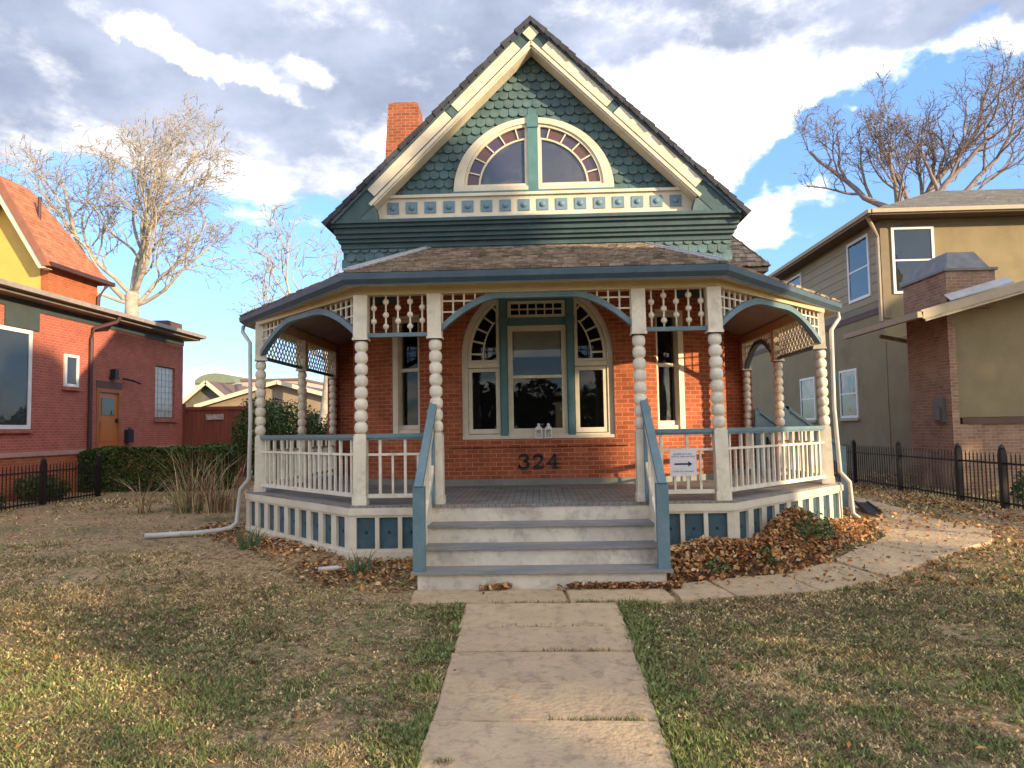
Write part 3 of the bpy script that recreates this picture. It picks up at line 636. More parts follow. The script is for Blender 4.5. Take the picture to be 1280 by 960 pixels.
skirt_bay((-4.72, 15.6), (-4.72, 11.52), 10, .25); skirt_bay((-4.72, 11.52), (-2.38, 9.0), 9, .235)
skirt_bay((-2.38, 9.0), (-1.40, 9.0), 3, .235); skirt_bay((1.40, 9.0), (2.38, 9.0), 3, .235)
skirt_bay((2.38, 9.0), (4.72, 11.52), 9, .235); skirt_bay((4.72, 11.52), (4.72, 13.5), 5, .25)
mb = MB()
mb.add([(-4.5, 15.4, .8), (-4.5, 11.6, .8), (-2.3, 9.2, .8), (2.3, 9.2, .8), (4.5, 11.6, .8), (4.5, 15.4, .8)]+[(-4.5, 15.4, 0), (-4.5, 11.6, 0), (-2.3, 9.2, 0), (2.3, 9.2, 0), (4.5, 11.6, 0), (4.5, 15.4, 0)], [(i, i+6, i+7, i+1) for i in range(5)]); mb.build('underfloor', interior, H)
# columns
def column(x, y, rot=0, wide=.16, upper=True, lean=(0, 0)):
    M_ = Matrix.Translation((x, y, 0)) @ Matrix.Rotation(rot, 4, 'Z'); Sh = Matrix.Identity(4); Sh[0][2] = lean[0]; Sh[1][2] = lean[1]; Sh[0][3] = -lean[0]*2.2; M_ = M_ @ Sh
    mb = MB(M_); w = wide/2; mb.box(-w, w, -w, w, DZ+.001, 1.71); mb.box(-w-.012, w+.012, -w-.012, w+.012, DZ+.001, DZ+.1); mb.box(-w+.012, w-.012, -w+.012, w-.012, 1.71, 1.735)
    c = mb.build('porch_column', white, H)
    pr = []; z0, z1, nb = 1.735, 2.925, 8; p = (z1-z0)/nb
    for k in range(nb):
        for j in range(9):
            t = j/8
            if j == 8 and k < nb-1: continue
            pr.append((.048+.036*(max(0, 1-(2*t-1)**2))**.5, z0+k*p+t*p))
    mb = MB(M_); mb.lathe(0, 0, pr, 20); mb.build('turned_shaft', white, c, smooth=True)
    mb = MB(M_); w = .088; mb.box(-w, w, -w, w, 2.926, 3.5); mb.box(-w-.01, w+.01, -w-.01, w+.01, 2.926, 2.955); mb.build('upper_block', white, c)
cols = [(-4.45, 15.5), (-4.45, 13.45), (-4.45, 11.4), (-2.25, 9.1), (-1.29, 9.1), (1.29, 9.1), (2.25, 9.1), (4.45, 11.4), (4.45, 13.45), (4.45, 15.5)]
leans = [0, 0, .004, .008, -.006, -.004, -.016, -.02, 0, 0]
for (x, y), l_ in zip(cols, leans):
    rot = 0 if abs(abs(x)-1.29) < .01 or y > 12 else (radians(22) if (x < 0) == (y > 10) else radians(-22)) * (0 if abs(x) < 3 else 1)
    column(x, y, rot, lean=(l_, 0))
# beam, fascia, soffit, ceiling
line_b = [(-4.45, 15.6), (-4.45, 11.4), (-2.25, 9.1), (2.25, 9.1), (4.45, 11.4), (4.45, 15.6)]
line_e = [(-4.90, 15.6), (-4.90, 11.80), (-2.33, 8.72), (2.30, 8.72), (4.90, 11.80), (4.90, 15.6)]
def offs(line, d):
    out = []
    for i in range(len(line)):
        a = Vector(line[max(i-1, 0)]); b = Vector(line[i]); c = Vector(line[min(i+1, len(line)-1)]); d0 = (b-a).normalized() if i else (c-b).normalized(); d1 = (c-b).normalized() if i < len(line)-1 else d0
        n0 = Vector((-d0.y, d0.x)); n1 = Vector((-d1.y, d1.x)); m_ = (n0+n1).normalized(); out.append(tuple(b+m_*d/max(.3, m_.dot(n0))))
    return out
def sweep(mb, line, prof):      # prof: closed list of (inward offset, z)
    rows = [offs(line, d) for d, z in prof]; n = len(line); k = len(prof)
    vs = [(rows[j][i][0], rows[j][i][1], prof[j][1]) for i in range(n) for j in range(k)]
    fs = [(i*k+j, (i+1)*k+j, (i+1)*k+(j+1) % k, i*k+(j+1) % k) for i in range(n-1) for j in range(k)]+[tuple(range(k)), tuple((n-1)*k+j for j in range(k))[::-1]]
    mb.add(vs, fs)
mb = MB(); sweep(mb, line_b, [(-.07, 3.5), (-.07, 3.66), (.07, 3.66), (.07, 3.5)]); sweep(mb, line_b, [(-.10, 3.60), (-.13, 3.658), (-.069, 3.658), (-.069, 3.60)])
mb.build('porch_beam', yellowc, H)
mb = MB(); sweep(mb, line_e, [(.02, 3.56), (.02, 3.60), (.42, 3.655), (.42, 3.64)]); mb.build('soffit', yellowc, H)
mb = MB(); sweep(mb, line_e, [(.0, 3.58), (-.06, 3.63), (-.07, 3.70), (-.05, 3.71), (-.04, 3.65), (.02, 3.62)]); sweep(mb, line_e, [(.003, 3.565), (.003, 3.66), (.03, 3.66), (.03, 3.565)]); mb.build('gutter', gutter, H)
ceil_m = material("ceiling_boards", (.36, .33, .28), (.28, .26, .22), nscale=3)
hipL, hipR = (-1.86, 12.45, 4.95), (1.88, 12.45, 4.92)
mb = MB(); dz = -.10
mb.add([(-2.25, 9.1, 3.66), (2.25, 9.1, 3.66), (1.88, 12.3, 4.7), (-1.86, 12.3, 4.7), (-4.45, 11.4, 3.66), (-3.3, 12.75, 4.25), (-4.45, 15.6, 3.66), (-3.3, 15.6, 4.1), (4.45, 11.4, 3.66), (3.3, 12.75, 4.25), (4.45, 15.6, 3.66), (3.3, 15.6, 4.1)],
       [(0, 3, 2, 1), (4, 5, 3, 0), (6, 7, 5, 4), (1, 2, 9, 8), (8, 9, 11, 10)]); mb.build('porch_ceiling', ceil_m, H)
# porch roof
mb = MB(); zt = 3.72
eL, eR, bL, bR = (-2.33, 8.68, zt), (2.30, 8.68, zt), (-4.95, 11.78, zt), (4.95, 11.78, zt)
wl, wr = (-3.38, 12.55, 4.42), (3.38, 12.55, 4.42); 
shakes(mb, eL, eR, hipR, hipL, .145, .07, .19, .024)
shakes(mb, bL, eL, hipL, wl, .145); shakes(mb, eR, bR, wr, hipR, .145)
shakes(mb, (-4.95, 15.7, zt), bL, wl, (-3.38, 15.7, 4.42), .145); shakes(mb, bR, (4.95, 15.7, zt), (3.38, 15.7, 4.42), wr, .145)
mb.add([eL, eR, hipR, hipL, bL, wl, bR, wr, (-4.95, 15.7, zt), (-3.38, 15.7, 4.42), (4.95, 15.7, zt), (3.38, 15.7, 4.42)], [(0, 1, 2, 3), (4, 0, 3, 5), (1, 6, 7, 2), (8, 4, 5, 9), (6, 10, 11, 7)])
pr_ = mb.build('porch_roof', shake, H)
for a, b in ((eL, hipL), (eR, hipR)):
    mb = MB(); a, b = Vector(a)+Vector((0, .08, .055)), Vector(b)+Vector((0, 0, .04)); mb.bar(a, b, .15, .02); mb.bar(a+Vector((0, 0, .015)), b+Vector((0, 0, .015)), .03, .03); mb.build('hip_flashing', flash, pr_)
# bays: railings, arches, grilles
def railing(F, a, b, name='railing', step=.15, start=0):
    mb = MB(F); mb.box(a, b, -.045, .045, 1.68, 1.73); mb.box(a, b, -.03, .03, 1.655, 1.681)
    r = mb.build(name, blue, H)
    mb = MB(F); mb.box(a, b, -.022, .022, 1.455, 1.485); mb.box(a, b, -.03, .03, .925, .975); mb.build('lower_rail', white, r)
    n = max(2, int(round((b-a)/step))); mb = MB(F)
    for i in range(1, n):
        x = a+(b-a)*i/n
        if (i+start) % 2: mb.box(x-.017, x+.017, -.017, .017, .976, 1.654)
        else: mb.box(x-.013, x+.013, -.014, .014, .976, 1.454)
    mb.build('balusters', white, r)
def lattice_sq(mb, F, x0, x1, low, step=.14, s=0):     # square grid above the curve low(x)
    mb.M = F; n = int(round((x1-x0)/step))
    for i in range(0, n+1):
        x = x0+(x1-x0)*i/n; z = low(x)
        if z < 3.46 and (x < (x0+x1)/2) == (s == 0): mb.box(x-.011, x+.011, -.012, .012, z, 3.5)
    for z in (3.13, 3.27, 3.41):
        for s in (s,):
            xs_ = np.linspace(x0, x1, 200); ok = [x for x in xs_ if low(x) < z and ((x < (x0+x1)/2) == (s == 0))]
            if ok and max(ok)-min(ok) > .04: mb.box(min(ok), max(ok), -.009, .009, z-.010, z+.010)
def arch_bay(F, a, b, rise=.42, z0=3.0, flat=.36, dark=False, name='arch_bracket'):
    L_ = b-a; fw = flat*L_/2; c = (a+b)/2
    def low(x):
        d = abs(x-c)
        if d < fw: return z0+rise
        t = (d-fw)/(L_/2-fw); return z0+rise*(1-t**1.75)
    P = [(a+L_*i/48, low(a+L_*i/48)) for i in range(49)]
    outer = [(x, min(z+.075 if abs(x-c) < fw else z+.085, 3.502)) for x, z in P]
    mb = MB(F); poly = P+outer[::-1]
    for i in range(48):
        q = [P[i], P[i+1], outer[i+1], outer[i]]; mb.plate(q, [], -.045, .045)
    ar = mb.build(name, blue, H)
    for s in (0, 1): mb = MB(); lattice_sq(mb, F, a, b, lambda x: low(x)+.05, s=s); mb.build('spandrel_grille', white, ar)
Fc, _ = frame((-1.29, 9.1), (1.29, 9.1)); arch_bay(Fc, .09, 2.49, .40, 3.03, .38)
for x0 in (-2.25, 1.29):
    F, ln = frame((x0, 9.1), (x0+.96, 9.1)); railing(F, .08, .88, start=0)
    mb = MB(F); mb.box(.088, .872, -.03, .03, 2.965, 3.015); sr = mb.build('spindle_rail', blue, H)
    for i in range(5):
        x = .09+.78*(i+.5)/5; pr = [(.012, 3.014)]; zs = [3.17, 3.34] if i % 2 == 0 else [3.10, 3.25, 3.42]
        for z in zs: pr += [(.012, z-.042)]+[(max(.012, .04*cos(radians(t))), z+.04*sin(radians(t))) for t in (-68, -45, -20, 0, 20, 45, 68)]+[(.012, z+.042)]
        pr.append((.012, 3.5)); mb = MB(F); mb.lathe(x, 0, pr, 12); mb.build('spindle', white, sr, smooth=True)
for p0, p1 in (((-4.45, 11.4), (-2.25, 9.1)), ((2.25, 9.1), (4.45, 11.4))):
    F, ln = frame(p0, p1); railing(F, .09, ln-.09); arch_bay(F, .09, ln-.09, .42, 3.0, .22)
def lattice_x(F, a, b):
    mb = MB(F); mb.box(a, b, -.03, .03, 2.96, 3.01); lr = mb.build('lattice_rail', blue, H)
    mb = MB(F); h = .48; k = int((b-a+h)/.16)
    for i in range(-1, k+1):
        for s in (1, -1):
            x0 = a+i*.16-(h if s > 0 else 0); pts = []
            xa, za, xb, zb = (x0, 3.01, x0+h, 3.49) if s > 0 else (x0+h, 3.01, x0, 3.49)
            def clip(x, z, X, Z):
                if x < a: z += (a-x)*(Z-z)/(X-x); x = a
                if x > b: z += (b-x)*(Z-z)/(X-x); x = b
                return x, z
            if max(xa, xb) <= a+.02 or min(xa, xb) >= b-.02: continue
            p = clip(xa, za, xb, zb); q = clip(xb, zb, xa, za)
            if abs(p[1]-q[1]) > .03: mb.bar((p[0], .006*s, p[1]), (q[0], .006*s, q[1]), .010, .028, (0, 0, 1))
    mb.build('diagonal_lattice', white, lr)
for sx in (-1, 1):
    for y0, y1 in ((11.4, 13.45), (13.45, 15.5)):
        F, ln = frame((sx*4.45, y1), (sx*4.45, y0)) if sx < 0 else frame((sx*4.45, y0), (sx*4.45, y1))
        if sx > 0 and y0 > 12: arch_bay(F, .09, ln-.09, .42, 2.95, .1, name='arch_bracket')
        else: lattice_x(F, .09, ln-.09); railing(F, .08, ln-.08)
# front steps
ST = None; mb = MB()
for i, z in enumerate((.0, .21, .42, .63)):
    y = 7.99+.33*i; mb.box(-1.36, 1.36, y, y+.03, z-.05 if i == 0 else z+.001, z+.21-.031)
ST = mb.build('front_stairs', riserm, H)
for i, z in enumerate((.21, .42, .63)):
    y = 7.99+.33*i; mb = MB(); w = 1.43 if i == 0 else 1.355; mb.box(-w, w, y-.045, y+.329, z-.03, z+.002); mb.box(-w, w, y-.05, y-.045, z-.026, z-.002); mb.build('tread', treadm, ST)
for sgn in (-1, 1):
    mb = MB(Matrix.Translation((sgn*1.36, 0, 0)) @ Matrix.Rotation(radians(90), 4, 'Z'))
    mb.plate([(8.11, -.05), (9.0, -.05), (9.0, DZ+.04), (8.92, DZ+.14), (8.11, .50)], [], -.02, .02); mb.build('stringer', white, ST)
    mb = MB(); x = sgn*1.345; mb.box(x-.065, x+.065, 8.0, 8.10, .215, 1.14); nw = mb.build('newel_post', blue, ST)
    mb = MB(); mb.bar((x, 8.0, 1.13), (sgn*1.32, 9.06, 2.10), .095, .045); mb.build('handrail', blue, ST)
    mb = MB(); mb.box(x-.045, x+.045, 8.95, 9.03, DZ, 2.02); mb.build('rail_post', blue, ST)
    mb = MB(); mb.bar((x-sgn*.02, 8.1, 1.02), (x-sgn*.02, 8.95, 1.80), .035, .11); mb.bar((x-sgn*.02, 8.1, .52), (x-sgn*.02, 8.95, 1.30), .04, .08)
    for k in range(3): y = 8.3+k*.22; zz = .52+(y-8.1)*.918; mb.box(x-sgn*.02-.016, x-sgn*.02+.016, y-.016, y+.016, zz, zz+.5)
    mb.build('stair_balusters', white, ST)
# side stairs on the right
mb = MB()
for i in range(4): z = DZ-.2-.2*i; mb.box(4.75+.3*i, 5.07+.3*i, 13.7, 15.3, z-.03, z)
SS = mb.build('side_stairs', treadm, H)
for y in (13.6, 15.4):
    mb = MB(); mb.box(4.56, 4.66, y-.05, y+.05, DZ, 2.1); mb.bar((4.6, y, 2.1), (5.62, y, 1.30), .10, .05); mb.box(5.54, 5.66, y-.06, y+.06, .1, 1.34); mb.bar((4.6, y, 1.95), (5.6, y, 1.15), .03, .28); mb.build('side_handrail', blue, SS)
# downspouts at the two back corners of the porch
mb = MB(); mb.tube([(-4.90, 11.80, 3.56), (-4.90, 11.76, 3.46), (-4.78, 11.60, 3.36), (-4.60, 11.34, 3.22), (-4.58, 11.32, 2.0), (-4.60, 11.32, 1.05), (-4.76, 11.38, .88), (-4.80, 11.40, .60), (-4.82, 11.38, .36), (-4.88, 11.30, .28), (-5.0, 11.2, .26), (-5.3, 11.0, .25), (-5.95, 10.75, .25)], [.031]*9+[.042]*4, 10)
mb.build('downspout', plasticw, H, smooth=True)
mb = MB(); mb.tube([(4.90, 11.80, 3.56), (4.90, 11.76, 3.46), (4.78, 11.60, 3.36), (4.60, 11.34, 3.22), (4.58, 11.32, 2.0), (4.62, 11.30, 1.02), (4.78, 11.36, .86), (4.82, 11.38, .38), (4.92, 11.25, .26)], .031, 10)
mb.build('downspout', plasticw, H, smooth=True)
# ================================================================ generic window for the neighbours
def nb_window(parent, F, x0, x1, z0, z1, fm, split=True, glass=None, sill=None, fw=.06, name='window', casing=None, grid=None, depth=.05):
    mb = MB(F); mb.plate(rect(x0, x1, z0, z1), [rect(x0+fw, x1-fw, z0+fw, z1-fw)], -depth, .02); w = mb.build(name, fm, parent)
    if split:
        zm = (z0+z1)/2; mb = MB(F); mb.box(x0+fw, x1-fw, -depth*.7, .0, zm-.025, zm+.025); mb.build('meeting_rail', fm, w)
    mb = MB(F); mb.add([(x0+fw*.8, -.022, z0+fw*.8), (x1-fw*.8, -.022, z0+fw*.8), (x1-fw*.8, -.022, z1-fw*.8), (x0+fw*.8, -.022, z1-fw*.8)], [(0, 1, 2, 3)]); mb.build('pane', glass or panefar, w)
    if sill: mb = MB(F); mb.box(x0-.06, x1+.06, -.09, -.001, z0-.10, z0-.002); mb.build('sill', sill, w)
    if grid:
        mb = MB(F)
        for i in range(1, grid[0]): x = x0+fw+(x1-x0-2*fw)*i/grid[0]; mb.box(x-.008, x+.008, -.03, -.013, z0+fw, z1-fw)
        for i in range(1, grid[1]): z = z0+fw+(z1-z0-2*fw)*i/grid[1]; mb.box(x0+fw, x1-fw, -.03, -.013, z-.008, z+.008)
        mb.build('glazing_grid', fm, w)
    return w
# ================================================================ red brick house on the left
G0 = .15
RH = thing('red_brick_house', (-16, 22, 0), "long low red brick house with orange door and glass block window, behind the hedge", "house")
FR, _ = frame((-13, 12), (-13, 25.9))    # local x runs along +Y, y inward is -X
mb = MB(FR); L0 = 13.9
dY = lambda y: y-12
mb.plate(rect(0, L0, 1.40, 5.2), [rect(dY(20.75), dY(22.0), 1.41, 3.2), rect(dY(24.0), dY(25.35), 2.35, 4.15), rect(dY(19.25), dY(19.85), 3.15, 4.05), rect(dY(15.9), dY(17.95), 1.98, 4.5)], 0, .25)
mb.M = None; mb.box(-22, -13.251, 25.64, 25.89, 1.401, 5.2); mb.box(-22, -13.251, 12.01, 12.25, 1.401, 5.2)
mb.build('wall', brick_far, RH)
mb = MB(); mb.box(-22, -12.96, 12, 25.94, 0, 1.28); mb.build('foundation', brick_or, RH)
mb = MB(); mb.box(-22, -12.92, 11.98, 25.97, 1.281, 1.40); mb.build('water_table', material("rose_stone", (.50, .28, .22), (.42, .22, .17), nscale=4, bump=.2), RH)
mb = MB(); mb.box(-22, -13.02, 12.02, 25.88, 5.201, 5.24)
mb.box(-22, -12.45, 11.5, 26.4, 5.32, 5.46); mb.box(-22, -12.55, 11.6, 26.3, 5.24, 5.32)
mb.build('flat_roof', material("roof_edge_paint", (.22, .17, .14), (.15, .12, .10), nscale=3, rough=.6), RH)
mb = MB(); mb.box(-12.45, -12.36, 11.5, 26.4, 5.33, 5.45); mb.build('gutter', material("pale_gutter", (.34, .29, .25), (.24, .2, .17), nscale=4, rough=.5), RH)
mb = MB(FR); mb.box(0, L0, -.03, -.001, 5.02, 5.19); mb.box(dY(17), dY(18.2), -.05, -.001, 4.52, 5.02)
mb.build('eaves_board', material("dark_green_trim", (.06, .075, .07), (.05, .06, .055)), RH)
mb = MB(FR); mb.plate(rect(dY(20.75), dY(22.0), 1.41, 3.2), [rect(dY(20.87), dY(21.88), 1.43, 3.08)], -.02, .12); dr = mb.build('door_frame', material("orange_door_frame", (.36, .13, .04), (.3, .1, .03)), RH)
mb = MB(FR); mb.box(dY(20.87), dY(21.88), .04, .09, 1.43, 3.08); mb.box(dY(21.0), dY(21.75), .02, .039, 1.6, 2.2); dd = mb.build('door', doorm, RH)
mb = MB(FR); mb.box(dY(21.05), dY(21.7), .025, .038, 2.4, 2.92); mb.build('pane', panefar, dd); mb = MB(FR); mb.box(dY(21.77), dY(21.83), -.03, .039, 2.18, 2.30); mb.build('handle', blackm, dd)
mb = MB(FR); mb.box(dY(20.72), dY(22.03), -.02, -.001, 3.21, 3.42); mb.build('lintel', browntrim, RH)
mb = MB(FR); mb.box(dY(21.35), dY(21.6), -.20, -.001, 3.5, 3.56); mb.box(dY(21.38), dY(21.57), -.18, -.02, 3.56, 3.8); mb.tube([(dY(22.0), -.05, 3.55), (dY(22.3), -.2, 3.5), (dY(22.55), -.3, 3.42)], .03, 6); mb.build('door_lamp', blackm, RH)
mb = MB(FR); mb.box(dY(22.2), dY(22.5), -.14, -.001, 1.55, 1.95); mb.lathe(dY(22.35), -.1, [(.08, 1.95), (.05, 2.02)], 10); mb.build('letter_box', blackm, RH)
w = nb_window(RH, FR, dY(24.0), dY(25.35), 2.35, 4.15, material("glass_block_frame", (.35, .31, .26)), split=False, glass=material("glass_block", (.50, .51, .45), (.38, .40, .36), nscale=6, rough=.25, spec=.6), grid=(5, 8), fw=.05, depth=-.03, name='glass_block_window')
w.location.x -= .1
mb = MB(FR); mb.box(dY(23.9), dY(25.45), -.06, -.001, 2.22, 2.34); mb.build('brick_sill', brick_far, RH)
nb_window(RH, FR, dY(19.25), dY(19.85), 3.15, 4.05, whiteframe, split=False, fw=.08, sill=brick_far)
nb_window(RH, FR, dY(15.9), dY(17.95), 1.98, 4.5, whiteframe, split=False, fw=.10, sill=brick_far)
mb = MB(); mb.tube([(-12.42, 20.9, 5.3), (-12.5, 20.85, 5.15), (-12.9, 20.4, 4.9), (-12.93, 20.35, 4.6), (-12.93, 20.35, 1.3)], .06, 8); mb.build('downspout', material("maroon_metal", (.07, .03, .03)), RH)
# raised gabled part
UY0, UY1, EZ = 20.0, 22.6, 6.75
mb = MB(); mb.box(-17.2, -14.2, UY0+.3, UY1, 5.3, EZ)
mb.build('wall', brick_or, RH)
yellow = material("yellow_stucco", (.62, .42, .10), (.56, .36, .08), nscale=2, bump=.2)
mb = MB(Matrix.Translation((-15.55, UY0+.27, 0))); mb.plate([(-1.1, 5.4), (1.1, 5.4), (1.1, 7.0), (0, 9.2), (-1.1, 7.0)], [], 0, .03)
mb.build('gable_front', yellow, RH)
mb = MB(); ap = (-15.5, UY0-.15, 9.38); er0, er1 = (-13.92, UY0-.15, EZ-.05), (-13.92, 22.95, EZ-.05); el0, el1 = (-17.08, UY0-.15, EZ-.05), (-17.08, 22.95, EZ-.05)
ap2 = (-15.5, 21.2, 9.38)
mb.add([er0, er1, ap2, ap, el0, el1], [(0, 1, 2, 3), (4, 3, 2, 5), (1, 5, 2)])
shakes(mb, er0, er1, ap2, ap, .14, .2, .3, .012)
mb.build('gable_roof', orangeroof, RH)
mb = MB(Matrix.Translation((-15.5, UY0-.2, 0)))
for s in (1, -1):
    mb.plate([(0, 9.44), (s*1.64, 6.66), (s*1.44, 6.66), (0, 9.06)], [], 0, .08)
rb = mb.build('rake_board', material("red_brown_trim", (.30, .12, .07)), RH)
mb = MB(Matrix.Translation((-15.5, UY0-.16, 0)))
for s in (1, -1): mb.plate([(0, 9.11), (s*1.50, 6.60), (s*1.30, 6.60), (0, 8.71)], [], 0, .3)
mb.build('rake_panel', cream, rb)
mb = MB(); mb.bar((-13.90, UY0-.1, EZ-.02), (-13.90, 23.0, EZ-.02), .12, .12); mb.tube([(-13.95, 22.7, EZ-.1), (-14.12, 22.55, EZ-.5), (-14.13, 22.5, 5.45)], .06, 6); mb.build('gutter', material("maroon_metal", (.07, .03, .03)), RH)
mb = MB(); mb.tube([(-14.9, 20.8, 7.9), (-14.9, 20.8, 9.0)], .05, 8); mb.build('vent_pipe', material("maroon_metal", (.07, .03, .03)), RH)
mb = MB(); mb.box(-13.4, -12.7, 24.2, 25.2, 5.46, 5.72); mb.box(-14.5, -13.5, 22.9, 24.0, 5.46, 5.68); mb.build('roof_vent', browntrim, RH)

# ================================================================ stucco house on the right
TH = thing('stucco_house', (14, 25, 0), "two-storey olive stucco house with brown brick chimney, beyond the right fence", "house")
FS, _ = frame((10.8, 42), (10.8, 22.6)); L1 = 19.4; sX = lambda y: 42-y      # side wall facing left; local x runs towards the viewer
FS = Matrix(((0, 1, 0, 10.8), (-1, 0, 0, 42), (0, 0, 1, 0), (0, 0, 0, 1)))
mb = MB(); mb.box(10.8, 22, 22.6, 42, 0, 8.1); mb.box(10.82, 18, 18.2, 22.599, .0, 4.3); mb.box(9.35, 18, 16.75, 18.2, 1.85, 4.35)
mb.add([(9.35, 16.75, 4.35), (18, 16.75, 4.35), (18, 16.75, 6.4), (9.35, 18.1, 4.35), (18, 18.1, 4.35), (18, 18.1, 6.4)], [(0, 1, 2), (3, 5, 4), (0, 2, 5, 3)])
mb.build('stucco_wall', stucco, TH)
mb = MB(FS)
for z in np.arange(5.62, 8.0, .30): mb.box(.3, 19.15, -.012, -.001, z, z+.27)
mb.build('siding', material("olive_siding", (.31, .24, .14), (.26, .20, .115), nscale=2, bump=.2, streak=(.3, .3, 3)), TH)
mb = MB(FS); mb.box(0, 19.38, -.04, -.001, 5.38, 5.55); mb.box(19.16, 19.42, -.04, -.001, 5.56, 8.05); mb.M = None; mb.box(10.78, 11.0, 22.56, 22.599, 5.0, 8.05); mb.build('belt_trim', material("olive_trim", (.19, .145, .085)), TH)
mb = MB(FS); mb.box(0, 19.3, -.03, -.001, 5.20, 5.38); mb.build('under_belt_trim', browntrim, TH)  # dark brown band just below the belt trim
# hipped roof
mb = MB(); ze, ex, ey = 8.22, 10.25, 21.95; X2, Y2 = 22.8, 42.6; pk = (16.5, 28.2, 10.75)
P = [(ex, ey, ze), (X2, ey, ze), (X2, Y2, ze), (ex, Y2, ze), (14.6, 26.3, 10.15), (18.4, 26.3, 10.15), (18.4, 38.3, 10.15), (14.6, 38.3, 10.15)]
mb.add(P, [(0, 1, 5, 4), (1, 2, 6, 5), (2, 3, 7, 6), (3, 0, 4, 7), (4, 5, 6, 7), (3, 2, 1, 0)])
shakes(mb, P[0], P[1], P[5], P[4], .14, .25, .35, .012); shakes(mb, P[3], P[0], P[4], P[7], .14, .25, .35, .012)
mb.build('hip_roof', grayroof, TH)
mb = MB(); mb.box(ex-.02, X2+.02, ey-.05, ey-.001, ze-.14, ze+.03); mb.box(ex-.05, ex-.001, ey-.05, Y2, ze-.14, ze+.03); mb.box(ex-.14, ex-.051, ey-.12, Y2, ze-.10, ze+.02); mb.box(ex-.02, X2, ey-.14, ey-.051, ze-.10, ze+.02); mb.build('gutter', trimtan, TH)
mb = MB(); mb.box(ex+.01, X2, ey+.01, Y2, ze-.13, ze-.10); mb.build('soffit', browntrim, TH)
mb = MB(); mb.tube([(10.25, 22.2, 8.1), (10.5, 22.4, 7.8), (10.72, 22.62, 7.55), (10.72, 22.62, 4.9)], .06, 8); mb.build('downspout', trimtan, TH)
nb_window(TH, FS, sX(24.95), sX(23.35), 5.85, 7.9, whiteframe, fw=.09)
nb_window(TH, FS, sX(31.0), sX(29.3), 5.95, 7.9, whiteframe, fw=.09)
nb_window(TH, FS, sX(26.05), sX(24.65), 1.95, 3.62, whiteframe, fw=.08, sill=trimtan)
nb_window(TH, FS, sX(29.9), sX(28.35), 1.92, 3.60, whiteframe, fw=.08, sill=trimtan)
FF = Matrix.Translation((0, 22.6, 0)); nb_window(TH, FF, 11.12, 12.42, 5.75, 7.85, whiteframe, fw=.08)
# low front roof and its eave
mb = MB(); a0 = (8.45, 15.95, 4.10)
lowr = [(8.45, 15.95, 4.10), (8.45, 19.6, 4.10), (18.4, 19.6, 6.78), (18.4, 15.95, 6.78)]
up = [(x, y, z+.10) for x, y, z in lowr]
mb.add(lowr+up, [(0, 1, 2, 3), (7, 6, 5, 4), (0, 3, 7, 4), (0, 4, 5, 1), (1, 5, 6, 2)])
mb.build('low_roof', material("blue_grey_shingle", (.10, .11, .14), (.14, .15, .18), nscale=12, bump=.4), TH)
mb = MB(); mb.bar((8.40, 15.9, 4.10), (18.4, 15.9, 6.78), .06, .20, (0, 0, 1)); mb.bar((8.36, 15.87, 4.10), (8.36, 19.7, 4.10), .12, .13); mb.build('rake_board', trimtan, TH)
mb = MB(); mb.bar((8.5, 15.97, 4.02), (18.4, 15.97, 6.68), .05, .12, (0, 0, 1)); mb.build('rake_trim', cream, TH)
for y in (18.9, ): mb = MB(); mb.bar((8.9, y, 4.0), (10.7, y, 3.6), .09, .09); mb.build('eave_brace', trimtan, TH)
mb = MB(); mb.bar((11.6, 15.98, 4.78), (11.6, 16.7, 4.45), .09, .10); mb.build('eave_brace', trimtan, TH)
mb = MB(); mb.box(9.55, 18, 16.60, 16.748, 1.70, 1.84); mb.box(9.35, 9.50, 16.66, 16.748, 1.841, 4.35); mb.build('panel_trim', browntrim, TH)
mb = MB(); mb.box(9.42, 18, 16.66, 16.90, 0, 1.699); mb.build('brick_base', brick_tan, TH)
mb = MB(); mb.box(9.28, 9.44, 16.5, 18.3, 0, 4.32)
mb.box(9.3, 9.9, 16.52, 16.62, 0, 1.69)
mb.box(9.27, 10.36, 16.45, 18.35, 4.33, 5.16); mb.build('chimney', brick_tan, TH)
mb = MB(); mb.box(9.22, 10.41, 16.40, 18.40, 5.161, 5.22)
mb.add([(9.32, 16.5, 5.22), (10.3, 16.5, 5.22), (10.3, 18.3, 5.22), (9.32, 18.3, 5.22), (9.50, 16.75, 5.66), (10.1, 16.75, 5.66), (10.1, 18.0, 5.66), (9.50, 18.0, 5.66)], [(4, 5, 6, 7), (0, 1, 5, 4), (1, 2, 6, 5), (2, 3, 7, 6), (3, 0, 4, 7)])
mb.build('chimney_cap', material("cap_metal", (.11, .115, .125), (.19, .185, .175), nscale=3, rough=.5), TH)
mb = MB(); mb.add([(9.2, 16.2, 4.46), (10.6, 16.2, 4.84), (10.6, 16.44, 5.0), (9.2, 16.44, 4.62)], [(0, 1, 2, 3)]); mb.add([(9.2, 16.2, 4.44), (10.6, 16.2, 4.80), (10.6, 16.2, 4.84), (9.2, 16.2, 4.46)], [(0, 1, 2, 3)]); mb.build('chimney_flashing', flash, TH)
mb = MB(); mb.box(9.20, 9.279, 16.75, 17.15, 1.75, 2.3); mb.box(9.14, 9.2, 16.85, 17.05, 1.8, 2.1); mb.build('utility_meter', material("grey_meter", (.14, .13, .12)), TH)

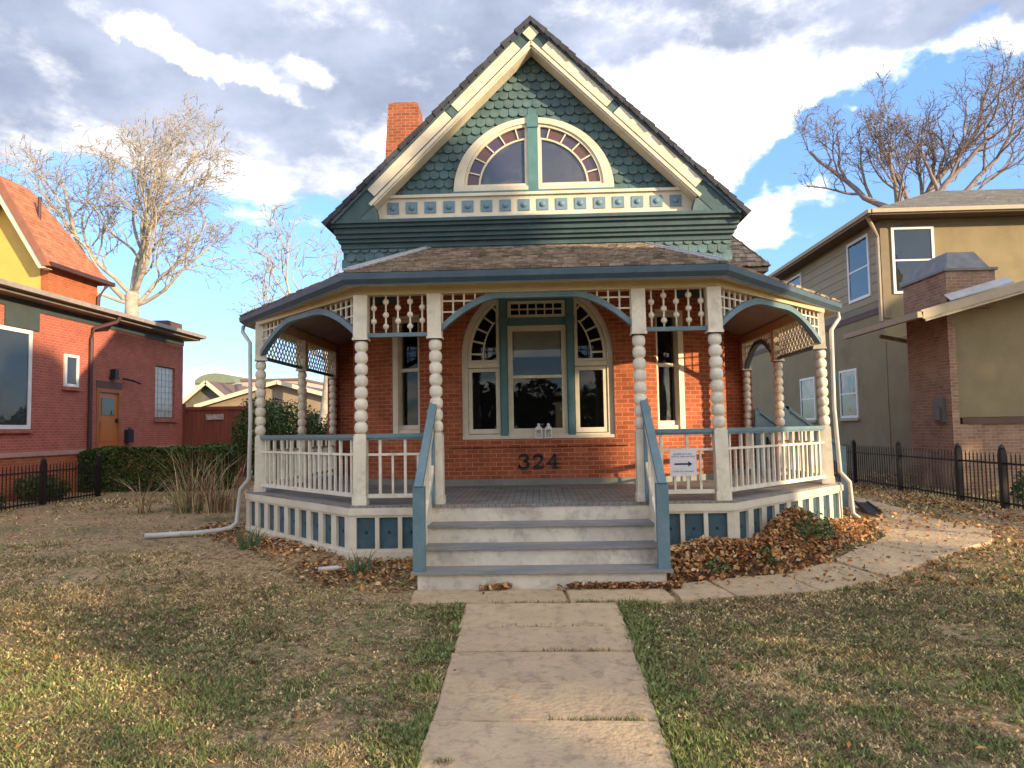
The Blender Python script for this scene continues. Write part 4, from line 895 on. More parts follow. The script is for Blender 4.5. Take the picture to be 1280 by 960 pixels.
# ================================================================ iron fences
def iron_fence(x, ys, zf, label, nm='iron_fence', hgt=.98):
    y0, y1 = ys[0], ys[-1]; F = thing(nm, (x, (y0+y1)/2, zf(y0)), label, "fence")
    for y in ys: mb = MB(); mb.box(x-.045, x+.045, y-.045, y+.045, zf(y)-.1, zf(y)+hgt+.07); mb.lathe(x, y, [(.05, zf(y)+hgt+.07), (.055, zf(y)+hgt+.10), (.01, zf(y)+hgt+.16)], 8); mb.build('post', ironm, F)
    for a, b in zip(ys[:-1], ys[1:]):
        mb = MB()
        for h in (.10, .80): mb.bar((x, a+.04, zf(a)+h), (x, b-.04, zf(b)+h), .03, .035)
        k = int((b-a)/.115)
        for i in range(1, k):
            y = a+(b-a)*i/k; z = zf(y); s = .0085; mb.box(x-s, x+s, y-s, y+s, z+.04, z+hgt-.04); mb.lathe(x, y, [(.013, z+hgt-.04), (.004, z+hgt+.02)], 4)
        mb.build('fence_panel', ironm, F)
    return F
iron_fence(8.25, [8.4, 10.8, 13.2, 14.55, 16.9, 19.25, 21.6, 24, 26.4], lambda y: .20, "black iron picket fence along the flagstone side path")
iron_fence(-11.5, [12.2, 14.3, 16.4, 18.5], lambda y: .17, "black iron picket fence in front of the red brick house, beside the hedge")

# ================================================================ behind
def gable_house(name, x, y, w, zw, zr, d, wm, rm, label, win=True):
    h = thing(name, (x, y, 0), label, "house"); mb = MB(); mb.box(x-w/2, x+w/2, y, y+d, 0, zw); mb.add([(x-w/2, y, zw), (x+w/2, y, zw), (x, y, zr)], [(0, 1, 2)]); mb.build('wall', wm, h)
    mb = MB(); o = .5
    for s in (1, -1):
        sl = (zr-zw)/(w/2); xe = x+s*(w/2+o); zz = zw-o*sl
        vs = [(xe, y-o, zz), (xe, y+d, zz), (x, y+d, zr), (x, y-o, zr)]; vs += [(a, b, c+.18) for a, b, c in vs]
        mb.add(vs, [(0, 1, 2, 3), (4, 7, 6, 5), (0, 3, 7, 4), (0, 4, 5, 1)])
    mb.build('roof', rm, h)
    mb = MB()
    for s in (1, -1): mb.bar((x+s*(w/2+o), y-o-.03, zw-o*(zr-zw)/(w/2)+.08), (x, y-o-.03, zr+.08), .06, .24)
    mb.build('rake_board', cream, h); return h
greyst = material("grey_green_wall", (.15, .15, .11), (.12, .12, .09)); tanst = material("tan_wall", (.30, .23, .16), (.26, .2, .14)); brownroof = material("brown_roof", (.17, .105, .08), (.13, .08, .06), nscale=3)
hA = gable_house('grey_gabled_house', -20.4, 44, 3.9, 3.3, 4.9, 9, greyst, brownroof, "small grey house gable with white edging behind the red board gate")
hB = gable_house('tan_gabled_house', -15.6, 43, 9.0, 3.5, 4.75, 10, tanst, brownroof, "low tan house with wide brown roof seen through the left side of the porch")
mb = MB(); mb.box(-14.0, -12.2, 42.95, 42.99, 1.6, 2.9); mb.build('window', panefar, hB)
gb = thing('domed_building', (-42, 92, 0), "pale distant building with curved green roof above the grey gable", "building")
mb = MB(); mb.box(-44.6, -39.0, 92, 102, 0, 8.4); mb.build('wall', material("pale_yellow_wall", (.55, .52, .38)), gb)
mb = MB(Matrix.Translation((-41.8, 91.6, 0))); mb.plate([(-2.7, 8.4), (2.7, 8.4)]+[(2.7*cos(radians(a)), 8.4+1.3*sin(radians(a))) for a in range(15, 180, 15)]+[(-4.6, 8.6)][:0], [], 0, 11); mb.build('roof', material("copper_green_roof", (.19, .22, .15), (.14, .17, .12)), gb)
fb = thing('flat_building', (-30, 90, 0), "distant flat-topped pale pink building behind the tan house roof", "building")
mb = MB(); mb.box(-37.5, -30, 90, 100, 0, 8.4); mb.box(-37.5, -24, 95, 104, 0, 6.8); mb.build('wall', material("pink_wall", (.50, .38, .32)), fb)
mb = MB(); mb.box(-37.7, -29.8, 89.8, 100.2, 8.4, 8.7); mb.build('roof', brownroof, fb)
bf = thing('board_fence', (-11.9, 26, 0), "red-brown board gate fence between red house and green shrubs", "fence")
mb = MB()
for i in range(16): x = -12.98+i*.15; mb.box(x, x+.142, 26.0+.004*(i % 3), 26.03, .2, 2.72+.02*random.random())
mb.build('boards', redwood, bf)
for x in (-13.0, -10.6): mb = MB(); mb.box(x-.07, x+.07, 25.93, 25.999, .1, 2.9); mb.build('post', redwood, bf)
mb = MB(); mb.box(-12.98, -10.6, 25.96, 25.998, 2.66, 2.78); mb.build('top_rail', redwood, bf)
mb = MB(); mb.box(-12.15, -11.5, 25.95, 25.998, 2.30, 2.50); mb.build('notice', material("faded_notice", (.50, .42, .34), (.3, .24, .2), nscale=9, contrast=(.45, .6)), bf)

# ================================================================ bare trees
def bare_tree(name, base, H_, rad, label, bark, seed, lean=(0, 0), fork=.3, spread=.55, maxlev=5, droop=.0, nlimb=5, twig=.014, limbs=None, kids=(5, 6, 6, 5, 4), limbf=.66):
    R_ = random.Random(seed); T = thing(name, base, label, "tree"); trunk, crown = MB(), MB(); B = Vector(base)
    def grow(mb, p, d, ln, r, lev, up):
        n = max(3, int(ln/ (.8 if lev < 2 else .45))) if lev < 4 else 3; pts = [p.copy()]; rr = [r]; dd = d.copy()
        for i in range(n):
            j = .10+.055*lev; dd = (dd+Vector((R_.gauss(0, j), R_.gauss(0, j), R_.gauss(0, j*.7)+up*.10))).normalized(); p = p+dd*(ln/n); pts.append(p.copy()); rr.append(max(twig*.6, r*(1-.62*(i+1)/n)))
        (mb).tube(pts, rr, 8 if lev < 2 else (5 if lev < 3 else 3))
        if lev >= maxlev: return
        k = kids[lev]
        for c in range(k):
            t = .25+.75*(c+R_.random()*.8)/k; t = min(t, .999); i = int(t*n); f = t*n-i; q = pts[i].lerp(pts[min(i+1, n)], f); pd = (pts[min(i+1, n)]-pts[i]).normalized()
            ax = Vector((R_.gauss(0, 1), R_.gauss(0, 1), R_.gauss(0, 1))).cross(pd).normalized(); ang = R_.uniform(.35, 1.0)
            nd_ = (Matrix.Rotation(ang, 3, ax) @ pd); nd_.z += (.18 if lev < 3 else -.0)-droop*lev*.25; nd_.normalize()
            l2 = ln*R_.uniform(.42, .72)*(1.15-.45*t); r2 = max(twig, rr[i]*R_.uniform(.45, .65)); 
            if lev == 0: l2 = ln
            grow(crown, q, nd_, max(l2, .5), r2, lev+1, up*.8)
    th = H_*fork; pts = [B+Vector((lean[0]*t*th+.25*sin(t*3+seed), lean[1]*t*th, th*t)) for t in np.linspace(0, 1, 7)]; trr = [rad*(1.25-.45*t) for t in np.linspace(0, 1, 7)]; trunk.tube(pts, trr, 12)
    top = pts[-1]
    if limbs is None:
        limbs = []
        for i in range(nlimb):
            a = 2*pi*i/nlimb+R_.uniform(-.4, .4); s = spread*R_.uniform(.6, 1.2); limbs.append((sin(a)*s, cos(a)*s*.8, 1, H_*(1-fork)*R_.uniform(.62, .85), .6))
        limbs.append((0.03, 0, 1, H_*(1-fork)*.85, .8))
    for (dx_, dy_, dz_, ln, rf) in limbs:
        d = Vector((dx_, dy_, dz_)).normalized(); s = top-Vector((0, 0, R_.uniform(0, th*.18))); grow(crown, s, d, ln, rad*rf*limbf, 1, 1.0)
    trunk.build('trunk', bark, T, smooth=True); crown.build('crown', bark, T, smooth=True); return T
bare_tree('bare_tree', (-26.2, 45, 0), 22, .50, "large pale leafless tree rising behind the red brick house", bark_l, 11, fork=.50, maxlev=5, twig=.020, droop=.10,
          limbs=[(-.55, 0, .9, 9.5, .6), (-.15, .2, 1, 11, .62), (.12, -.1, 1, 10, .55), (.42, .1, .95, 9.5, .65), (.9, -.1, .6, 8.0, .5), (-.95, .1, .55, 8, .45), (1.0, .1, .15, 6.5, .4), (.55, .1, .7, 8, .45), (-.8, -.4, .3, 6, .4)], kids=(5, 6, 6, 4, 3))
bare_tree('bare_tree', (-12.0, 40, 0), 15.5, .24, "slender leafless tree just left of the teal gable", bark_l, 5, fork=.40, maxlev=4, twig=.026, limbs=[(-.25, 0, 1, 8, .7), (.3, 0, 1, 7, .6), (-.75, 0, .6, 5.0, .5), (.6, .1, .8, 5.5, .5)], kids=(4, 6, 5, 4, 3))
bare_tree('bare_tree', (24.0, 46, 0), 25, .52, "leafless reddish tree rising behind the olive stucco house roof", bark_r, 23, fork=.60, maxlev=5, twig=.019, limbf=.9,
          limbs=[(.0, 0, 1, 8.8, .6), (-.9, 0, .30, 8.2, .5), (-.45, .1, .9, 6.5, .42), (.8, .1, .62, 10.5, .6), (1.0, 0, .16, 9.5, .45), (.35, .2, .9, 5.5, .35), (-.2, .2, 1, 7, .4)], kids=(5, 6, 5, 5, 3))
# ================================================================ leaf meshes
def leaf_cloud(name, C_, D_, size, mats, mi, parent=None, asp=.55):
    n = len(C_); D_ = D_/np.linalg.norm(D_, axis=1)[:, None]; r = rng.normal(size=(n, 3)); U = np.cross(D_, r); U /= np.linalg.norm(U, axis=1)[:, None]; Wd = np.cross(D_, U)
    s = size[:, None]; V = np.stack([C_-U*s*.5, C_+Wd*s*asp*.5+D_*s*.08, C_+U*s*.5, C_-Wd*s*asp*.5+D_*s*.08], 1).reshape(-1, 3); F = np.arange(4*n).reshape(n, 4)
    return raw(name, V, F, mats, mi, parent)
def leafmat(name, c, c2, isl=.35, rough=.6): return material(name, c, c2, nscale=1.5, island=isl, rough=rough, spec=.25)
gl = [leafmat("shrub_leaf", (.045, .085, .018), (.03, .06, .012)), leafmat("shrub_leaf_light", (.09, .14, .03), (.07, .11, .025))]
def shrub(name, cx, cy, rx, ry, z0, z1, n, label, size=.09, mats=gl, box=False, cat="shrub", group=None):
    T = thing(name, (cx, cy, z0), label, cat, group); cz = (z0+z1)/2; rz = (z1-z0)/2
    if box:
        P_ = np.stack([rng.uniform(-1, 1, n), rng.uniform(-1, 1, n), rng.uniform(-1, 1, n)], 1); ax = rng.integers(0, 3, n); sg = np.sign(rng.uniform(-1, 1, n)); sg[(ax == 2)] = 1; k = rng.random(n) < .8; P_[np.arange(n)[k], ax[k]] = sg[k]*rng.uniform(.8, 1.02, k.sum())
    else:
        P_ = rng.normal(size=(n, 3)); P_ /= np.linalg.norm(P_, axis=1)[:, None]; P_ *= (rng.random(n)**.3)[:, None]
    X = cx+P_[:, 0]*rx; Y = cy+P_[:, 1]*ry; nf = .80+.4*fbm(X*1.0+P_[:, 2], Y+P_[:, 2]*2, 1.3)
    Z = cz+P_[:, 2]*rz*nf; X = cx+P_[:, 0]*rx*(nf if not box else 1+(nf-1)*.4); keep = (Z > z0) & (fbm(X*2+Z, Z*2+Y, 1.6) > (.30 if not box else .22))
    C_ = np.stack([X, Y, Z], 1)[keep]; m = len(C_); leaf_cloud('foliage', C_, rng.normal(size=(m, 3))+P_[keep]*.6, rng.uniform(.6, 1.3, m)*size, mats, (rng.random(m) < .35).astype(int), T)
    mb = MB()
    for i in range(7):
        a = random.uniform(0, 2*pi); q = random.uniform(.2, .8); mb.tube([(cx+rx*.3*cos(a)*q, cy+ry*.3*sin(a)*q, z0-.05), (cx+rx*.5*cos(a)*q, cy+ry*.5*sin(a)*q, cz), (cx+rx*.8*cos(a)*q, cy+ry*.8*sin(a)*q, z1-.25*rz)], [.03, .02, .008], 5)
    mb.build('stems', material("shrub_stem", (.10, .07, .045)), T); return T
shrub('hedge', -11.0, 20.4, 2.2, .55, .15, 1.42, 34000, "clipped dark green hedge below the orange door of the red house", .075, box=True, cat="hedge")
shrub('leafy_shrub', -8.9, 24.5, 1.75, 1.0, .1, 2.95, 14000, "tall green shrub right of the red board gate", .10)
shrub('leafy_shrub', -6.3, 25.0, 1.5, 1.0, .1, 2.7, 10000, "tall dark green shrub seen through the middle of the left porch side", .10)
shrub('leafy_shrub', -10.6, 27.2, 1.2, .6, .1, 3.4, 5000, "bright green vine mound above the red board gate", .10)
shrub('low_shrub', -12.35, 17.6, .55, .7, .1, .95, 3500, "small dark shrub behind the left iron fence near the hedge", .07)
shrub('low_shrub', -12.3, 15.5, .5, .6, .1, .75, 2500, "smaller low green shrub behind the iron fence at left photo edge", .07)
shrub('low_shrub', 9.6, 14.2, .5, .7, .1, .85, 3000, "dark bush behind the right iron fence below the brick base", .07)

# dry ornamental grass clump left of the porch
def blades(name, cx, cy, n, h, rad, mats, mix=.3, lean=.45, w=.012, parent=None, z=None, seg=3):
    z = float(gz(cx, cy)) if z is None else z; V = []; F = []; mi = []
    for i in range(n):
        a = rng.uniform(0, 2*pi); r = rad*sqrt(rng.random()); x, y = cx+r*cos(a), cy+r*sin(a); hh = h*rng.uniform(.45, 1.1); le = lean*rng.uniform(.1, 1.3)*hh; la = a+rng.normal(0, .6); wa = rng.uniform(0, pi); wx, wy = cos(wa)*w, sin(wa)*w; o = len(V)
        for k in range(seg+1):
            t = k/seg; ww = 1-t*.85; px = x+cos(la)*le*t**2; py = y+sin(la)*le*t**2; pz = z-.02+hh*(t-.25*t**2*min(1, le/hh*1.4)); V += [(px-wx*ww, py-wy*ww, pz), (px+wx*ww, py+wy*ww, pz)]
        for k in range(seg): F.append((o+2*k, o+2*k+1, o+2*k+3, o+2*k+2)); mi.append(0 if rng.random() > mix else 1)
    return raw(name, np.array(V), np.array(F), mats, np.array(mi), parent)
straw = leafmat("straw_blade", (.50, .38, .20), (.36, .26, .13)); strawg = leafmat("greenish_blade", (.12, .16, .045), (.16, .17, .06)); rust = leafmat("rust_stalk", (.22, .10, .055), (.16, .075, .045))
T = thing('ornamental_grass', (-7.2, 14.6, .2), "clump of tall dry straw grass left of the porch", "grass clump")
blades('stalks', -7.0, 14.5, 110, 1.5, .38, [straw, rust], .3, .55, .010, T); blades('base_leaves', -6.9, 14.5, 220, .6, .5, [strawg, straw], .4, .7, .012, T); blades('pale_stems', -8.0, 14.4, 26, 1.2, .12, [straw, rust], .3, .9, .012, T)
T = thing('ornamental_grass', (-6.2, 13.6, .2), "smaller dry brown grass clump tucked against the porch downspout", "grass clump"); blades('stalks', -6.3, 14.3, 80, 1.25, .40, [rust, straw], .45, .35, .010, T)
blade_g = leafmat("iris_blade", (.06, .12, .05), (.10, .16, .08)); ivy = leafmat("weed_leaf", (.035, .075, .015), (.06, .11, .03))
for x, y, n, h, lab in ((-3.95, 9.75, 60, .36, "spiky grey-green iris plant in front of the left angled porch skirt"), (-2.15, 8.55, 46, .34, "spiky green iris plant beside the front stairs")):
    T = thing('iris_plant', (x, y, float(gz(x, y))), lab, "plant", "spiky plants in the leaf litter"); blades('leaves', x, y, n, h, .13, [blade_g, strawg], .25, .5, .013, T)
for x, y, r, h, lab, n in ((3.35, 9.05, .24, .30, "leafy green weed on the slope of the big leaf pile", 500), (2.62, 8.62, .13, .20, "small dark weed at the foot of the big leaf pile", 220), (1.95, 8.45, .22, .14, "low flat weed in the leaves right of the stairs", 320)):
    T = thing('leafy_weed', (x, y, float(gz(x, y))), lab, "plant", "weeds in the leaf pile"); m = n; a = rng.uniform(0, 2*pi, m); q = np.sqrt(rng.random(m))*r; zz = float(gz(x, y))+(.22 if x > 3 else .05)
    Cc = np.stack([x+q*np.cos(a), y+q*np.sin(a), zz+rng.random(m)*h*(1-(q/r)**2*.7)], 1); leaf_cloud('leaves', Cc, rng.normal(size=(m, 3))+[0, 0, 1.0], rng.uniform(.03, .065, m), [ivy, strawg], (rng.random(m) < .3).astype(int), T)

# fallen leaves
lm = [leafmat("dry_leaf_orange", (.50, .24, .075), (.40, .17, .055), .4, .75), leafmat("dry_leaf_tan", (.50, .34, .17), (.42, .27, .13), .35, .75), leafmat("dry_leaf_brown", (.17, .07, .035), (.12, .05, .025), .4, .8)]
def heap(x, y):                                # height of the leaf drift against the right side of the porch
    p = lambda cx, cy, sx, sy, h, rot=0: h*np.exp(-(((x-cx)*cos(rot)+(y-cy)*sin(rot))/sx)**2-((-(x-cx)*sin(rot)+(y-cy)*cos(rot))/sy)**2)
    return np.maximum(0, p(3.25, 9.45, .62, .34, .46, radians(47))+p(1.85, 8.62, .50, .28, .26)+p(2.5, 8.8, .6, .28, .16)+p(1.6, 8.35, .30, .22, .08)+p(4.1, 10.25, .6, .28, .20, radians(47))+p(4.75, 11.2, .7, .25, .10, radians(47))-.02)
def inside_deck(x, y):
    ax = np.abs(x); return ((y > 8.99) & (ax < 2.38)) | ((ax >= 2.3) & (ax < 4.74) & (y > 8.99+(ax-2.36)*1.077)) | ((ax < 1.45) & (y > 7.95))
xs_, ys_ = np.meshgrid(np.arange(1.3, 7.0, .06), np.arange(7.9, 13, .06)); hz = heap(xs_, ys_); Vh = np.stack([xs_, ys_, gz(xs_, ys_)-.02+np.maximum(hz, 0)], -1).reshape(-1, 3); n, k = xs_.shape; ii = np.arange(n*k).reshape(n, k)
Fh = np.stack([ii[:-1, :-1], ii[:-1, 1:], ii[1:, 1:], ii[1:, :-1]], -1).reshape(-1, 4); hc = hz.reshape(-1)[Fh].max(1); cxy = Vh[Fh].mean(1); Fh = Fh[(hc > .02) & ~inside_deck(cxy[:, 0], cxy[:, 1])]
mound = leafmat("leaf_mould", (.13, .065, .035), (.09, .045, .025), .2, .9)
def scatter(fn, n, x0, x1, y0, y1):
    X = rng.uniform(x0, x1, n); Y = rng.uniform(y0, y1, n); k = (rng.random(n) < fn(X, Y)) & ~inside_deck(X, Y); return X[k], Y[k]
parts = []
X, Y = scatter(lambda x, y: np.clip(heap(x, y)*12+.1, 0, 1), 52000, 1.35, 6.8, 8.0, 13); parts.append((X, Y, gz(X, Y)+heap(X, Y)+rng.uniform(-.02, .05, len(X)), rng.uniform(.04, .09, len(X)), .75))
m0 = len(X)
C_ = np.stack([X, Y, parts[0][2]], 1); Dn = rng.normal(size=(m0, 3))*.75+[0, 0, .9]
o = leaf_cloud('leaf_pile', C_, Dn, parts[0][3], [lm[0], lm[1], lm[2], mound], rng.choice(3, m0, p=[.50, .34, .16]), asp=.6)
# the brown mould under the pile belongs to the same object
me2 = bpy.data.meshes.new('tmp'); me2.from_pydata([tuple(v) for v in Vh], [], [tuple(map(int, f)) for f in Fh]); 
mo = bpy.data.objects.new('mould', me2); me2.materials.append(mound); COL.objects.link(mo); mo.parent = o
tag(o, "drift of orange and tan dry leaves banked against the right porch skirt", "leaves", None, "stuff")
def sk(x, y):    # distance-like band along the left skirt
    return np.clip(1.15-np.abs((y-8.99)-(np.abs(x)-2.38)*1.077*(np.abs(x) > 2.38)+.42)*1.5, 0, 1)
X, Y = scatter(lambda x, y: sk(x, y)*(x < -1.4)*(x > -5.6)*np.clip(fbm(x, y, 2)*2.6-.3, .15, 1), 26000, -5.8, -1.4, 7.6, 13)
X2, Y2 = scatter(lambda x, y: np.clip(1.1-np.abs(x-7.55+.0*y)*1.6, 0, 1)*(fbm(x, y, 1.2) > .38), 9000, 6.6, 8.9, 8.5, 22)
X3, Y3 = scatter(lambda x, y: np.exp(-((y-7.93)/.035)**2)*(fbm(x, y, 3) > .45), 14000, -1.45, 1.5, 7.8, 7.99)
X4, Y4 = scatter(lambda x, y: .5+0*x, 520, -9, 9, 3.6, 13)
X5, Y5 = scatter(lambda x, y: (fbm(x, y, .8) > .5)*np.clip(1.2-np.abs(x-5.4+ (12-y)*.35)*.9, 0, 1), 900, 3.5, 8, 8, 14)
X = np.concatenate([X, X2, X3, X4, X5]); Y = np.concatenate([Y, Y2, Y3, Y4, Y5]); m = len(X)
Zl = gz(X, Y)+rng.uniform(.005, .05, m); Zl[len(X)-len(X5)-len(X4)-len(X3):] += .035
o = leaf_cloud('leaf_litter', np.stack([X, Y, Zl], 1), rng.normal(size=(m, 3))*.45+[0, 0, 1], rng.uniform(.035, .085, m), lm, rng.choice(3, m, p=[.35, .3, .35]), asp=.6); tag(o, "scattered dry brown leaves along skirt, fence and path", "leaves", None, "stuff")

# lawn
turf = [leafmat("dead_turf", (.66, .49, .23), (.44, .31, .15), .4, .9), leafmat("olive_turf", (.23, .215, .085), (.15, .145, .05), .35, .8), leafmat("green_turf", (.14, .18, .055), (.22, .25, .08), .35, .7), leafmat("brown_turf", (.19, .12, .07), (.12, .08, .045), .3, .9)]
def on_path(x, y):
    base = (np.abs(x) < .77) & (y < 7.6) | ((y > 7.48) & (y < 8.0) & (x > -1.38) & (x < 1.6))
    for poly in slabs[len(fy)-1:]:
        c = np.zeros(x.shape, bool); n = len(poly)
        for i in range(n):
            (x1, y1), (x2, y2) = poly[i], poly[(i+1) % n]; cond = ((y1 > y) != (y2 > y)) & (x < (x2-x1)*(y-y1)/(y2-y1+1e-9)+x1); c ^= cond
        base |= c
    return base
def lawn(n, y0, y1, xw, hs, wd):
    Y = y0+(y1-y0)*rng.random(n); X = rng.uniform(-1, 1, n)*(xw*Y+1.0); k = ~inside_deck(X, Y) & ~on_path(X, Y) & (heap(X, Y) < .02); X, Y = X[k], Y[k]
    dens = fbm(X, Y, 1.6); edge = np.exp(-(np.abs(X)-.80)/.20)*(Y < 7.6); edge2 = np.exp(-np.abs(Y-7.35)/.15)*(X > .8)*(X < 6)*.8
    g = fbm(X+20, Y+3, .55)+.35*(fbm(X+2, Y+9, 4.0)-.5)+.45*np.exp(-((Y-15.5)/1.5)**2-((X+7.5)/2.2)**2)+.3*np.exp(-((Y-11.3)/.8)**2-((X+6)/1.5)**2); far = Y > 9.2
    bare = (fbm(X+7, Y, .35)+.25*sstep(Y, 7.2, 9)*(X < 0) > .62) & (edge < .3)
    k = (dens > .30) & ~(bare & (rng.random(len(X)) < .88)) | (edge > .2); X, Y, g, edge, edge2 = X[k], Y[k], g[k], edge[k], edge2[k]; m = len(X); r = rng.random(m)
    t = np.full(m, 0); cl = fbm(X+31, Y+17, 5.5); t[(g+.9*(cl-.5) > .47)] = 1; t[(g+1.6*(cl-.5) > .72) & (r < .32)] = 2; t[(r > .78) & (t != 2)] = 3; t[(r < .30)] = 0; e = (edge+edge2*.5)*(fbm(X, Y, 3.2)*3.2-1.05); t[e > .38] = 2; t[(e > .2) & (rng.random(m) < .45)] = 1; t[(e > .2) & (rng.random(m) < .15)] = 0
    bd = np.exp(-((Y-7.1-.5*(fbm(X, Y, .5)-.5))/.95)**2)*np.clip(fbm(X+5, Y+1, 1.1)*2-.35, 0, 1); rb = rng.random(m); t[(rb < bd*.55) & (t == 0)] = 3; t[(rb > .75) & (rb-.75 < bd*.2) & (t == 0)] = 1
    nr = (Y < 5.9) & (cl > .52) & (rng.random(m) < .30) & (t != 2); t[nr] = 2
    gr = (t == 2)
    h = hs*(.35+1.3*cl)*rng.uniform(.5, 1.2, m)*np.where(gr, 1.5, 1)*(1+1.0*np.clip(e, 0, 1)); a = rng.uniform(0, 2*pi, m); le = np.where(gr, .6, 1.4)*h*rng.uniform(.4, 1.4, m); wa = rng.uniform(0, 2*pi, m); w = wd*rng.uniform(.6, 1.4, m)*(1+.5*gr); z = gz(X, Y)-.004
    V = np.stack([np.stack([X-np.cos(wa)*w, Y-np.sin(wa)*w, z], 1), np.stack([X+np.cos(wa)*w, Y+np.sin(wa)*w, z], 1), np.stack([X+np.cos(a)*le, Y+np.sin(a)*le, z+h], 1)], 1); return V, t
VV, TT = [], []
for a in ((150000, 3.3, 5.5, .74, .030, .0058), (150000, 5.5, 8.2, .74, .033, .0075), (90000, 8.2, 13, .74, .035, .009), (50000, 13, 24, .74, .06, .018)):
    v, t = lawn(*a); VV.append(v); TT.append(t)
# weeds with broader leaves along both edges of the walk and in tufts
def rosettes(n):
    Y = rng.uniform(3.4, 8.5, n); sd = np.sign(rng.uniform(-1, 1, n)); X = sd*(.80+rng.exponential(.14, n)); q = rng.random(n) < .88; X[q] = rng.uniform(-1, 1, q.sum())*(.74*Y[q]+.5)
    k = (fbm(X+4, Y, 1.9) > np.where(q, .40, .42)) & ~on_path(X, Y) & ~inside_deck(X, Y); return X[k], Y[k], q[k]
X, Y, q = rosettes(26000); m = len(X); K = 9
a = rng.uniform(0, 2*pi, (m, K)); s = rng.uniform(.014, .042, (m, K))*np.where(q, .85, 1.1)[:, None]; cx = X[:, None]+np.cos(a)*s*.2; cy = Y[:, None]+np.sin(a)*s*.2; tx = X[:, None]+np.cos(a)*s; ty = Y[:, None]+np.sin(a)*s; z = gz(X, Y)[:, None]; hh = s*rng.uniform(.3, 1.5, (m, K))
V = np.stack([np.stack([cx-np.sin(a)*s*.28+np.cos(a)*s*.4, cy+np.cos(a)*s*.28+np.sin(a)*s*.4, z+hh*.6], -1), np.stack([cx+np.sin(a)*s*.28+np.cos(a)*s*.4, cy-np.cos(a)*s*.28+np.sin(a)*s*.4, z+hh*.6], -1), np.stack([tx, ty, z+hh], -1)], 2).reshape(-1, 3, 3)
VV.append(V); rr_ = rng.random(m); gg = fbm(X+20, Y+3, .55)+1.3*(fbm(X+31, Y+17, 5.5)-.5); tt = np.where(rr_ < .55, 2, 1); tt[q] = np.where(rr_[q] < .34, 0, np.where(rr_[q] < .56, 3, 1)); tt[q & (gg > .56) & (rng.random(m) < .5)] = 2; TT.append(np.repeat(tt, K))
# joints of the walk: small grass
for (x, y, w, n) in ((.35, 5.03, .32, 170), (.1, 6.8, .5, 60), (.3, 6.23, .3, 50), (.0, 7.49, .6, 80), (.55, 7.48, .2, 60), (-.62, 4.5, .06, 80)):
    bx = x+rng.uniform(-w, w, n); by = y+rng.normal(0, .012, n); bz = np.full(n, float(.0844*(y-7.9)))+.02; a = rng.uniform(0, 2*pi, n); h = rng.uniform(.015, .05, n); ww = .005
    VV.append(np.stack([np.stack([bx-np.cos(a)*ww, by-np.sin(a)*ww, bz], 1), np.stack([bx+np.cos(a)*ww, by+np.sin(a)*ww, bz], 1), np.stack([bx+np.sin(a)*h*.5, by+np.cos(a)*h*.5, bz+h], 1)], 1)); TT.append(rng.choice([1, 2, 3], n))
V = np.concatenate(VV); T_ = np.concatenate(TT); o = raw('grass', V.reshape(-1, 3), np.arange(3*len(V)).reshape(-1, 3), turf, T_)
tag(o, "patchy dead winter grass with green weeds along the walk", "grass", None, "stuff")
# ================================================================ loose things
T = thing('paper_sign', (1.78, 9.02, 1.3), "white paper sign with black arrow pointing right, taped to the porch railing", "sign")
mb = MB(Matrix.Translation((1.79, 9.065, 0))); mb.box(-.165, .165, -.004, .0, 1.14, 1.475); mb.build('sheet', material("paper", (.66, .64, .64), (.60, .57, .57), nscale=8), T)
mb = MB(Matrix.Translation((1.79, 9.0595, 0))); mb.plate([(-.11, 1.282), (.06, 1.282), (.06, 1.258), (.112, 1.292), (.06, 1.326), (.06, 1.302), (-.11, 1.302)], [], 0, .001); mb.build('arrow', blackm, T)
inkm = material("faded_ink", (.34, .27, .30))
for z, a, b in ((1.415, -.12, .10), (1.385, -.14, .135), (1.20, -.13, .12)):
    x = a; mb = MB(Matrix.Translation((1.79, 9.0595, 0)))
    while x < b: w = random.uniform(.006, .014); mb.box(x, x+w, 0, .001, z-.008, z+.006+random.uniform(0, .005)); x += w+random.choice([.004, .004, .012])
    mb.build('writing_line', inkm, T)
for i, x in enumerate((.005, .165)):
    T = thing('lantern', (x, 11.92, 1.61), ["left one of two small white lanterns on the bay window sill", "right one of two small white lanterns on the bay window sill"][i], "lantern", "white lanterns on the bay window sill")
    mb = MB(Matrix.Translation((x, 11.955, 1.601))); w = .05
    for a in (-1, 1):
        for b in (-1, 1): mb.box(a*w-.007, a*w+.007, b*w-.007, b*w+.007, 0, .15)
    mb.box(-w-.01, w+.01, -w-.01, w+.01, 0, .018); mb.box(-w-.01, w+.01, -w-.01, w+.01, .145, .16); lt = mb.build('case', whiteframe, T)
    mb = MB(Matrix.Translation((x, 11.955, 1.601))); mb.lathe(0, 0, [(.062, .16), (.045, .19), (.022, .205), (.022, .225), (.03, .23), (.01, .25)], 12); mb.build('cap', whiteframe, T, smooth=True)
    mb = MB(Matrix.Translation((x, 11.955, 1.601))); mb.lathe(0, 0, [(.018, .018), (.018, .085)], 10); mb.build('candle', cream, T)
T = thing('splash_board', (5.7, 12.0, .3), "flat black board leaning at the corner of the right porch skirt", "board")
mb = MB(Matrix.Translation((5.62, 12.7, .30)) @ Matrix.Rotation(radians(-16), 4, 'Z') @ Matrix.Rotation(radians(1), 4, 'X')); mb.box(-.10, .10, -.7, .7, -.02, .02); mb.box(-.11, -.09, -.7, .7, .02, .05); mb.box(.09, .11, -.7, .7, .02, .05); mb.build('board', blackm, T)
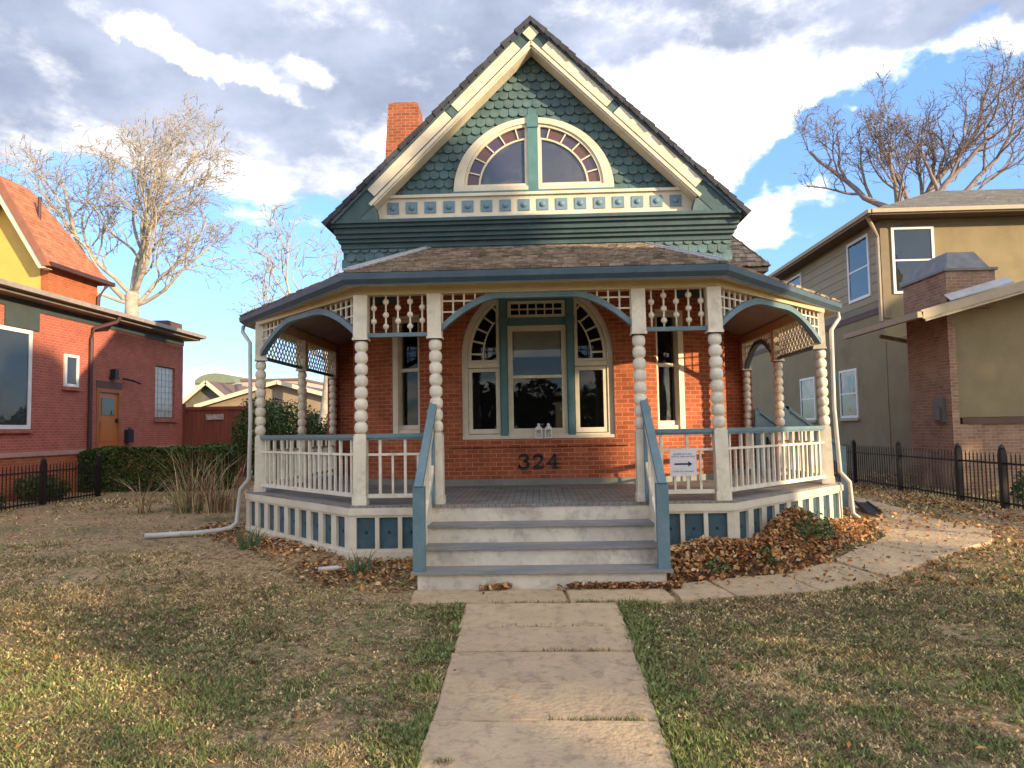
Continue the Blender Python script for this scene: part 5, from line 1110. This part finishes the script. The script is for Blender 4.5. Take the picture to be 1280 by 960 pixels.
mb = MB(); mb.tube([(-2.62, 8.5, .15), (-2.42, 8.56, .16), (-2.36, 8.58, .16)], [.03, .03, .015], 8); tag(mb.build('pipe_offcut', plasticw, smooth=True), "short pale pipe piece lying in leaves before the left porch skirt", "pipe")
mb = MB(); mb.tube([(-8.3, 15.9, .24), (-7.4, 15.5, .24)], [.03, .03], 8); tag(mb.build('garden_pole', plasticw, smooth=True), "thin pale pole lying on the grass far left of the porch", "pole")

# ================================================================ unseen evergreens added behind the viewer to shade the yard, gaps let sun through
mt = leafmat("shade_tree_leaf", (.03, .06, .02), (.02, .045, .015)); CL = []; st = MB()
for (tx, ty, th, tr) in ((22.3, -7.6, 13.5, 2.7), (25.6, -8.3, 14.6, 1.7), (20, -15.5, 14.5, 3.6), (24.5, -10, 14.8, 3.6), (29.6, -3.2, 14.2, 2.6), (17.5, -20.5, 12.5, 3.0), (27, -14, 12, 3.2), (31.5, 1.0, 12.5, 3.0), (34, 6, 12.0, 3.0)):
    n = 3600; h = rng.random(n)**.8; z = .8+h*(th-.8); r = tr*np.sqrt(1-h**2.6)*np.sqrt(rng.random(n)); a = rng.uniform(0, 2*pi, n); P_ = np.stack([tx+r*np.cos(a), ty+r*np.sin(a), z], 1); k = fbm(P_[:, 0]*1.2+z*.7, P_[:, 1]+z*.9, .75) > np.where(((z < 7.6) & (ty < -9)) | (z < 6.3), .70, .36); CL.append(P_[k]); st.tube([(tx, ty, -1), (tx, ty, th*.95)], [.3, .04], 6)  # lower foliage thinned out so sun reaches the lawn
n = 30000; P_ = np.stack([rng.uniform(-60, 14, n), rng.uniform(-30, -26, n), rng.uniform(-1, 5.5, n)], 1); CL.append(P_[P_[:, 2] < 3.2+3*fbm(P_[:, 0], P_[:, 1], .3)])  # foliage band added to darken what the front windows reflect
C_ = np.concatenate(CL); o = leaf_cloud('added_shade_trees', C_, rng.normal(size=(len(C_), 3)), rng.uniform(.35, .75, len(C_)), [mt], None, asp=.7); tb = st.build('trunks', bark_l, o)
tag(o, "added row of unseen evergreens behind the viewer, shading the yard and darkening window reflections", "trees", None, "stuff")
